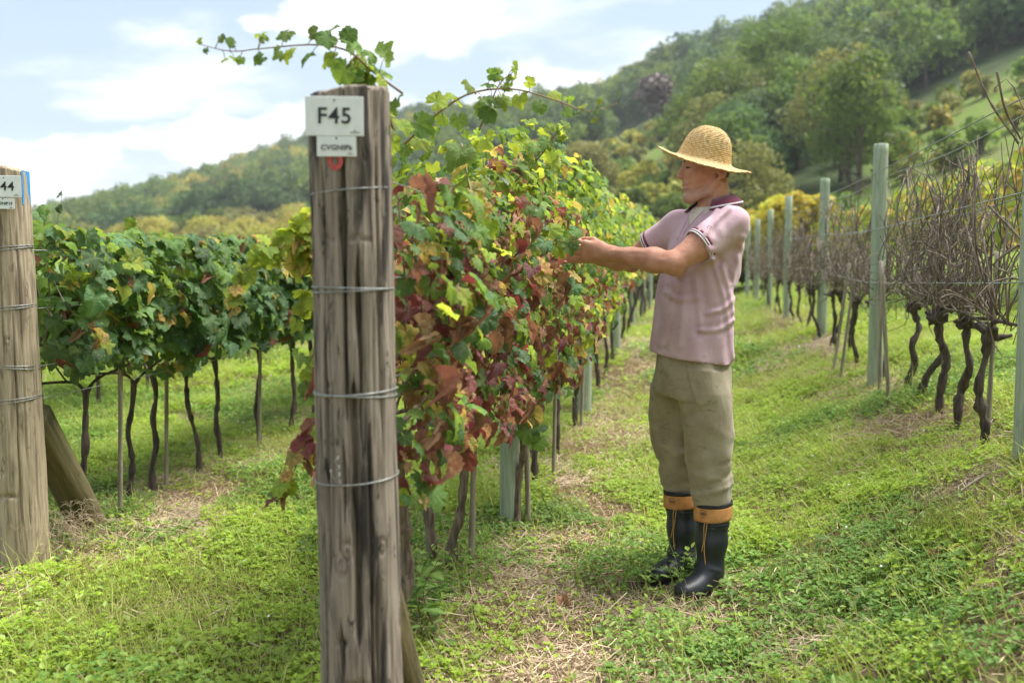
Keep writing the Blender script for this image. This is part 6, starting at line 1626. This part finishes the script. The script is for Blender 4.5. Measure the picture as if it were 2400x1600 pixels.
# ---- rubber boots with orange gaiters
def boot(top, ank, yaw, seed, label):
    f = np.array([-math.cos(yaw), -math.sin(yaw), 0]); l = np.array([f[1], -f[0], 0])
    q = Vol((min(top[0], ank[0]) - 0.24, min(top[1], ank[1]) - 0.24, -0.01), (max(top[0], ank[0]) + 0.12, max(top[1], ank[1]) + 0.12, 0.37), 0.004)
    q.cone(top + [0, 0, -0.01], top * 0.45 + ank * 0.55 + [0, 0, 0.0], 0.064, 0.060, 0.02)
    q.cone(top * 0.45 + ank * 0.55, ank, 0.060, 0.051, 0.02)
    q.cone(ank, ank - f * 0.014 + [0, 0, -0.058], 0.050, 0.044, 0.02)
    base = ank + [0, 0, -0.056]
    q.cone(ank + f * 0.012 + [0, 0, -0.015], base + f * 0.10, 0.047, 0.040, 0.03)
    q.cone(base + f * 0.06 + l * 0.006, base + f * 0.150 + l * 0.004, 0.044, 0.041, 0.03, squash=(np.array([0, 0, 1.0]), 0.85))
    for z, r in ((0.285, 0.0030), (0.272, 0.0022)):     # moulded rings under the gaiter
        c = top + (ank - top) * (top[2] - z) / (top[2] - ank[2])
        q.put(lambda X, Y, Z, c=c, z=z, r=r: np.sqrt((np.sqrt((X - c[0]) ** 2 + (Y - c[1]) ** 2) - 0.0645) ** 2 + (Z - z) ** 2) - r, (c[0] - .07, c[1] - .07, z - .01), (c[0] + .07, c[1] + .07, z + .01), 0.003)
    sl, X, Y, Z = q.box((-9, -9, -9), (9, 9, 9))
    q.D -= (0.003 * vnoise(X * 14, Y * 14, Z * 16, seed) * sm(0.05, 0.12, Z) + 0.003 * np.exp(-(np.abs(Z - 0.10 - 0.4 * ((X - ank[0]) * f[0] + (Y - ank[1]) * f[1])) / 0.008) ** 2) * (((X - ank[0]) * f[0] + (Y - ank[1]) * f[1]) > 0)).astype(np.float32)
    q.D = np.maximum(q.D, (0.004 - Z + 0 * X + 0 * Y).astype(np.float32)); q.D = np.maximum(q.D, (Z - 0.358 + 0 * X + 0 * Y).astype(np.float32))
    Vb, Fb = q.mesh(); o = obj('rubber_boot', make_mesh('rubber_boot', Vb, [Fb], [M_RUBBER]), person); o['label'] = label
    g = Geo()   # sole
    n = 28; t = np.linspace(0, 1, n, endpoint=False) * 2 * np.pi; a = np.cos(t); b = np.sin(t)
    cx = base + f * 0.058; wv = 0.043 * (1 + 0.10 * a); P = cx[None, :2] + (a * 0.128)[:, None] * f[None, :2] + (b * wv)[:, None] * l[None, :2]
    P1 = np.hstack([P, np.full((n, 1), 0.0)]); P2 = np.hstack([cx[None, :2] + (P - cx[None, :2]) * 1.02, np.full((n, 1), 0.022)]); j = np.arange(n); j2 = (j + 1) % n
    g.add(np.vstack([P1, P2]), np.stack([j, j2, n + j2, n + j], -1)); obj('sole', g.mesh('sole', [M_RUBBER]), o)
    # gaiter: leather band with a rolled black edge, slightly wavy
    def band(name, m, z0, z1, r, wav, rows=8):
        n = 64; t = np.arange(n) / n * 2 * np.pi; z = np.linspace(z0, z1, rows); Vg = []
        for k, zz in enumerate(z):
            c = top + (ank - top) * (top[2] - zz) / (top[2] - ank[2]); rr = r + wav * vnoise(np.cos(t) * 2 + seed, np.sin(t) * 2, zz * 30, 91) + 0.0012 * math.sin(k / (rows - 1) * math.pi)
            Vg.append(np.stack([c[0] + rr * np.cos(t), c[1] + rr * np.sin(t), zz + 0.004 * np.sin(t + seed) + 0 * t], -1))
        Vg = np.vstack(Vg); i = np.arange(rows - 1)[:, None] * n; j = np.arange(n)[None]; F = np.stack([i + j, i + (j + 1) % n, i + n + (j + 1) % n, i + n + j], -1).reshape(-1, 4)
        go = obj(name, make_mesh(name, Vg, [F], [m]), o); md = go.modifiers.new('thick', 'SOLIDIFY'); md.thickness = 0.004; md.offset = 1; return go
    ga = band('gaiter', M_SUEDE, 0.300, 0.356, 0.0690, 0.0016); band('gaiter_binding', M_TRIM, 0.354, 0.370, 0.0695, 0.002, 4)
    fa_ = math.atan2(-0.86, -0.50)      # side of the band where the stamp and the laces sit
    cb = top + (ank - top) * (top[2] - 0.330) / (top[2] - ank[2]); nr = np.array([math.cos(fa_), math.sin(fa_), 0])
    disc('stamped_mark', M_INK, cb + nr * 0.0738 + [0, 0, 0.002], nr, 0.0150, o, 0.0137, 0.0006)
    gm = Geo(); e1 = np.cross(nr, [0, 0, 1.0])
    for zz, w in ((0.004, 0.008), (0.0, 0.011), (-0.004, 0.008)):
        c = cb + nr * 0.0752 + [0, 0, zz + 0.002]; gm.add(np.array([c - e1 * w + [0, 0, -.0012], c + e1 * w + [0, 0, -.0012], c + e1 * w + [0, 0, .0012], c - e1 * w + [0, 0, .0012]]), np.array([[0, 1, 2, 3]]))
    obj('stamped_lines', gm.mesh('stamped_lines', [M_INK]), o)
    rs = np.random.RandomState(seed); cl = top + (ank - top) * (top[2] - 0.30) / (top[2] - ank[2]); b0 = cl + np.array([math.cos(fa_ + 0.1), math.sin(fa_ + 0.1), 0]) * 0.070
    for k in range(2):
        L = 0.115 + 0.05 * k
        pts = [b0 + [0.008 * k, 0, 0.004], b0 + [-0.004 + 0.010 * k, -0.008, -0.02], b0 + [-0.004 + 0.002 * k, -0.010, -L * 0.6], b0 + [-0.012 * (1 - k) + 0.004 * k, -0.012, -L]]
        g = Geo(); add_tube(g, spline(pts, 14), 0.0019, 5); obj('lace', g.mesh('lace', [M_LACE]), o)
boot(np.array([0.074, -0.048, 0.345]), ANKN, R(52), 1, 'near black rubber boot')
boot(np.array([-0.050, 0.130, 0.345]), ANKF, R(50), 2, 'far black rubber boot')

# ---- straw hat, braid sewn round and round
def straw_mat():
    m, nt, out = mat('braided_straw')
    oc = ocoord(nt); r = attr(nt, 'braid')
    n = noise(nt, oc, 130, 3, 0.7); n2 = noise(nt, oc, 18, 4, 0.6)
    c = mixc(nt, sstep(nt, n, 0.3, 0.7), (0.36, 0.21, 0.075), (0.66, 0.47, 0.22))
    c = mixc(nt, mth(nt, 'MULTIPLY', sstep(nt, n2, 0.5, 0.68), 0.5), c, (0.62, 0.38, 0.10))
    c = mixc(nt, mth(nt, 'MULTIPLY', r, 0.35), c, (0.70, 0.54, 0.30))
    principled(nt, out, col=c, rough=0.7, spec=0.3, normal=bump(nt, n, 0.5, 0.003)); return m
M_HAT = straw_mat()
def build_hat():
    prof = spline([(0.0, 0.134), (0.030, 0.131), (0.058, 0.117), (0.080, 0.092), (0.093, 0.060), (0.099, 0.030), (0.108, 0.004), (0.125, -0.006), (0.150, -0.010), (0.170, -0.012), (0.188, -0.013)], 400)
    L = np.concatenate([[0], np.cumsum(np.linalg.norm(np.diff(prof, axis=0), axis=1))])
    br = 0.0082; nrow = int(L[-1] / br * 5); s = np.linspace(0.003, L[-1], nrow)
    pr = np.interp(s, L, prof[:, 0]); pz = np.interp(s, L, prof[:, 1])
    tr, tz = np.gradient(pr, s), np.gradient(pz, s); nl = np.hypot(tr, tz); nr_, nz_ = -tz / nl, tr / nl
    nr_, nz_ = np.abs(nr_) * np.sign(nr_ + 1e-9), np.abs(nz_)
    n = 230; th = np.arange(n) / n * 2 * np.pi
    S_, TH = np.meshgrid(s, th, indexing='ij'); row = S_ / br + TH / (2 * np.pi)
    ph = row % 1.0
    hgt = 0.0032 * np.sqrt(np.clip(np.sin(np.pi * ph), 0, 1)) + 0.0010 * np.sin(TH * np.maximum(pr[:, None], 0.02) / 0.0042 * 1.0 + np.floor(row) * 2.1) * np.sin(np.pi * ph) + 0.0014 * fbm(np.cos(TH) * 12, np.sin(TH) * 12, S_ * 90, 5, 2)
    Rr = pr[:, None] + nr_[:, None] * hgt; Zz = pz[:, None] + nz_[:, None] * hgt
    ex = np.where(pr[:, None] < 0.115, 1.0, 1.0) * (1 + 0.03 * np.sin(2 * TH + 0.5) * sm(0.11, 0.18, pr)[:, None])
    X = Rr * np.cos(TH) * ex * 1.02; Y = Rr * np.sin(TH) * 0.93
    w = sm(0.108, 0.19, pr)[:, None]
    front = np.clip(-np.cos(TH), 0, 1); back = np.clip(np.cos(TH), 0, 1); side = np.sin(TH) ** 2
    Zz = Zz + w * (0.020 * front ** 1.5 - 0.016 * side + 0.006 * back + 0.006 * vnoise(np.cos(TH) * 1.6, np.sin(TH) * 1.6, 2.0, 3))
    V = np.stack([X, Y, Zz], -1).reshape(-1, 3)
    i = np.arange(nrow - 1)[:, None] * n; j = np.arange(n)[None]; F = np.stack([i + j, i + n + j, i + n + (j + 1) % n, i + (j + 1) % n], -1).reshape(-1, 4)
    rnd = vnoise(np.floor(row) * 0.73, TH * 3, 0, 9).ravel() * 0.5 + 0.5
    ho = obj('straw_hat', make_mesh('straw_hat', V, [F], [M_HAT], attrs={'braid': rnd}), person, loc=(0.021, -0.004, 1.692), scl=0.95)
    ho.rotation_euler = Euler((R(4), R(14.5), 0), 'XYZ')
    md = ho.modifiers.new('thick', 'SOLIDIFY'); md.thickness = 0.005; md.offset = -1
    rs = np.random.RandomState(3); g = Geo()
    for k in range(130):    # frayed straw ends
        t = rs.rand() * 6.283; q = rs.choice([rs.uniform(0.01, 0.16), L[-1] - rs.rand() * 0.004]); r_ = np.interp(q, L, prof[:, 0]); z_ = np.interp(q, L, prof[:, 1]); 
        k_ = int(np.clip(np.searchsorted(s, q), 0, nrow - 1)); jn = int(t / 6.283 * n) % n; p = V[k_ * n + jn]
        d = np.array([math.cos(t) * (nr_[k_] + 0.3), math.sin(t) * (nr_[k_] + 0.3), nz_[k_]]) + rs.normal(size=3) * 0.6; d /= np.linalg.norm(d)
        add_tube(g, np.array([p, p + d * 0.004, p + d * rs.uniform(0.005, 0.009)]), [0.0007, 0.0006, 0.0003], 3, braid=rs.rand())
    fo = obj('frayed_straw', g.mesh('frayed_straw', [M_HAT]), ho); fo['kind'] = 'stuff'
build_hat()

# ------------------------------------------------------------------ thin haze in the air
def build_haze():
    m = bpy.data.materials.new('haze'); m.use_nodes = True; nt = m.node_tree; nt.nodes.clear()
    out = nd(nt, 'ShaderNodeOutputMaterial')
    v = nd(nt, 'ShaderNodeVolumePrincipled', {'Color': (0.90, 0.94, 1.0, 1), 'Density': 0.00055, 'Anisotropy': 0.2})
    nt.links.new(v.outputs[0], out.inputs['Volume'])
    g = Geo(); box(g, (-780, -780, -4), (780, 780, 135))
    o = obj('haze', g.mesh('haze', [m], smooth=False)); tag(o, 'faint pale haze over the far hills', 'haze', kind='stuff')
build_haze()
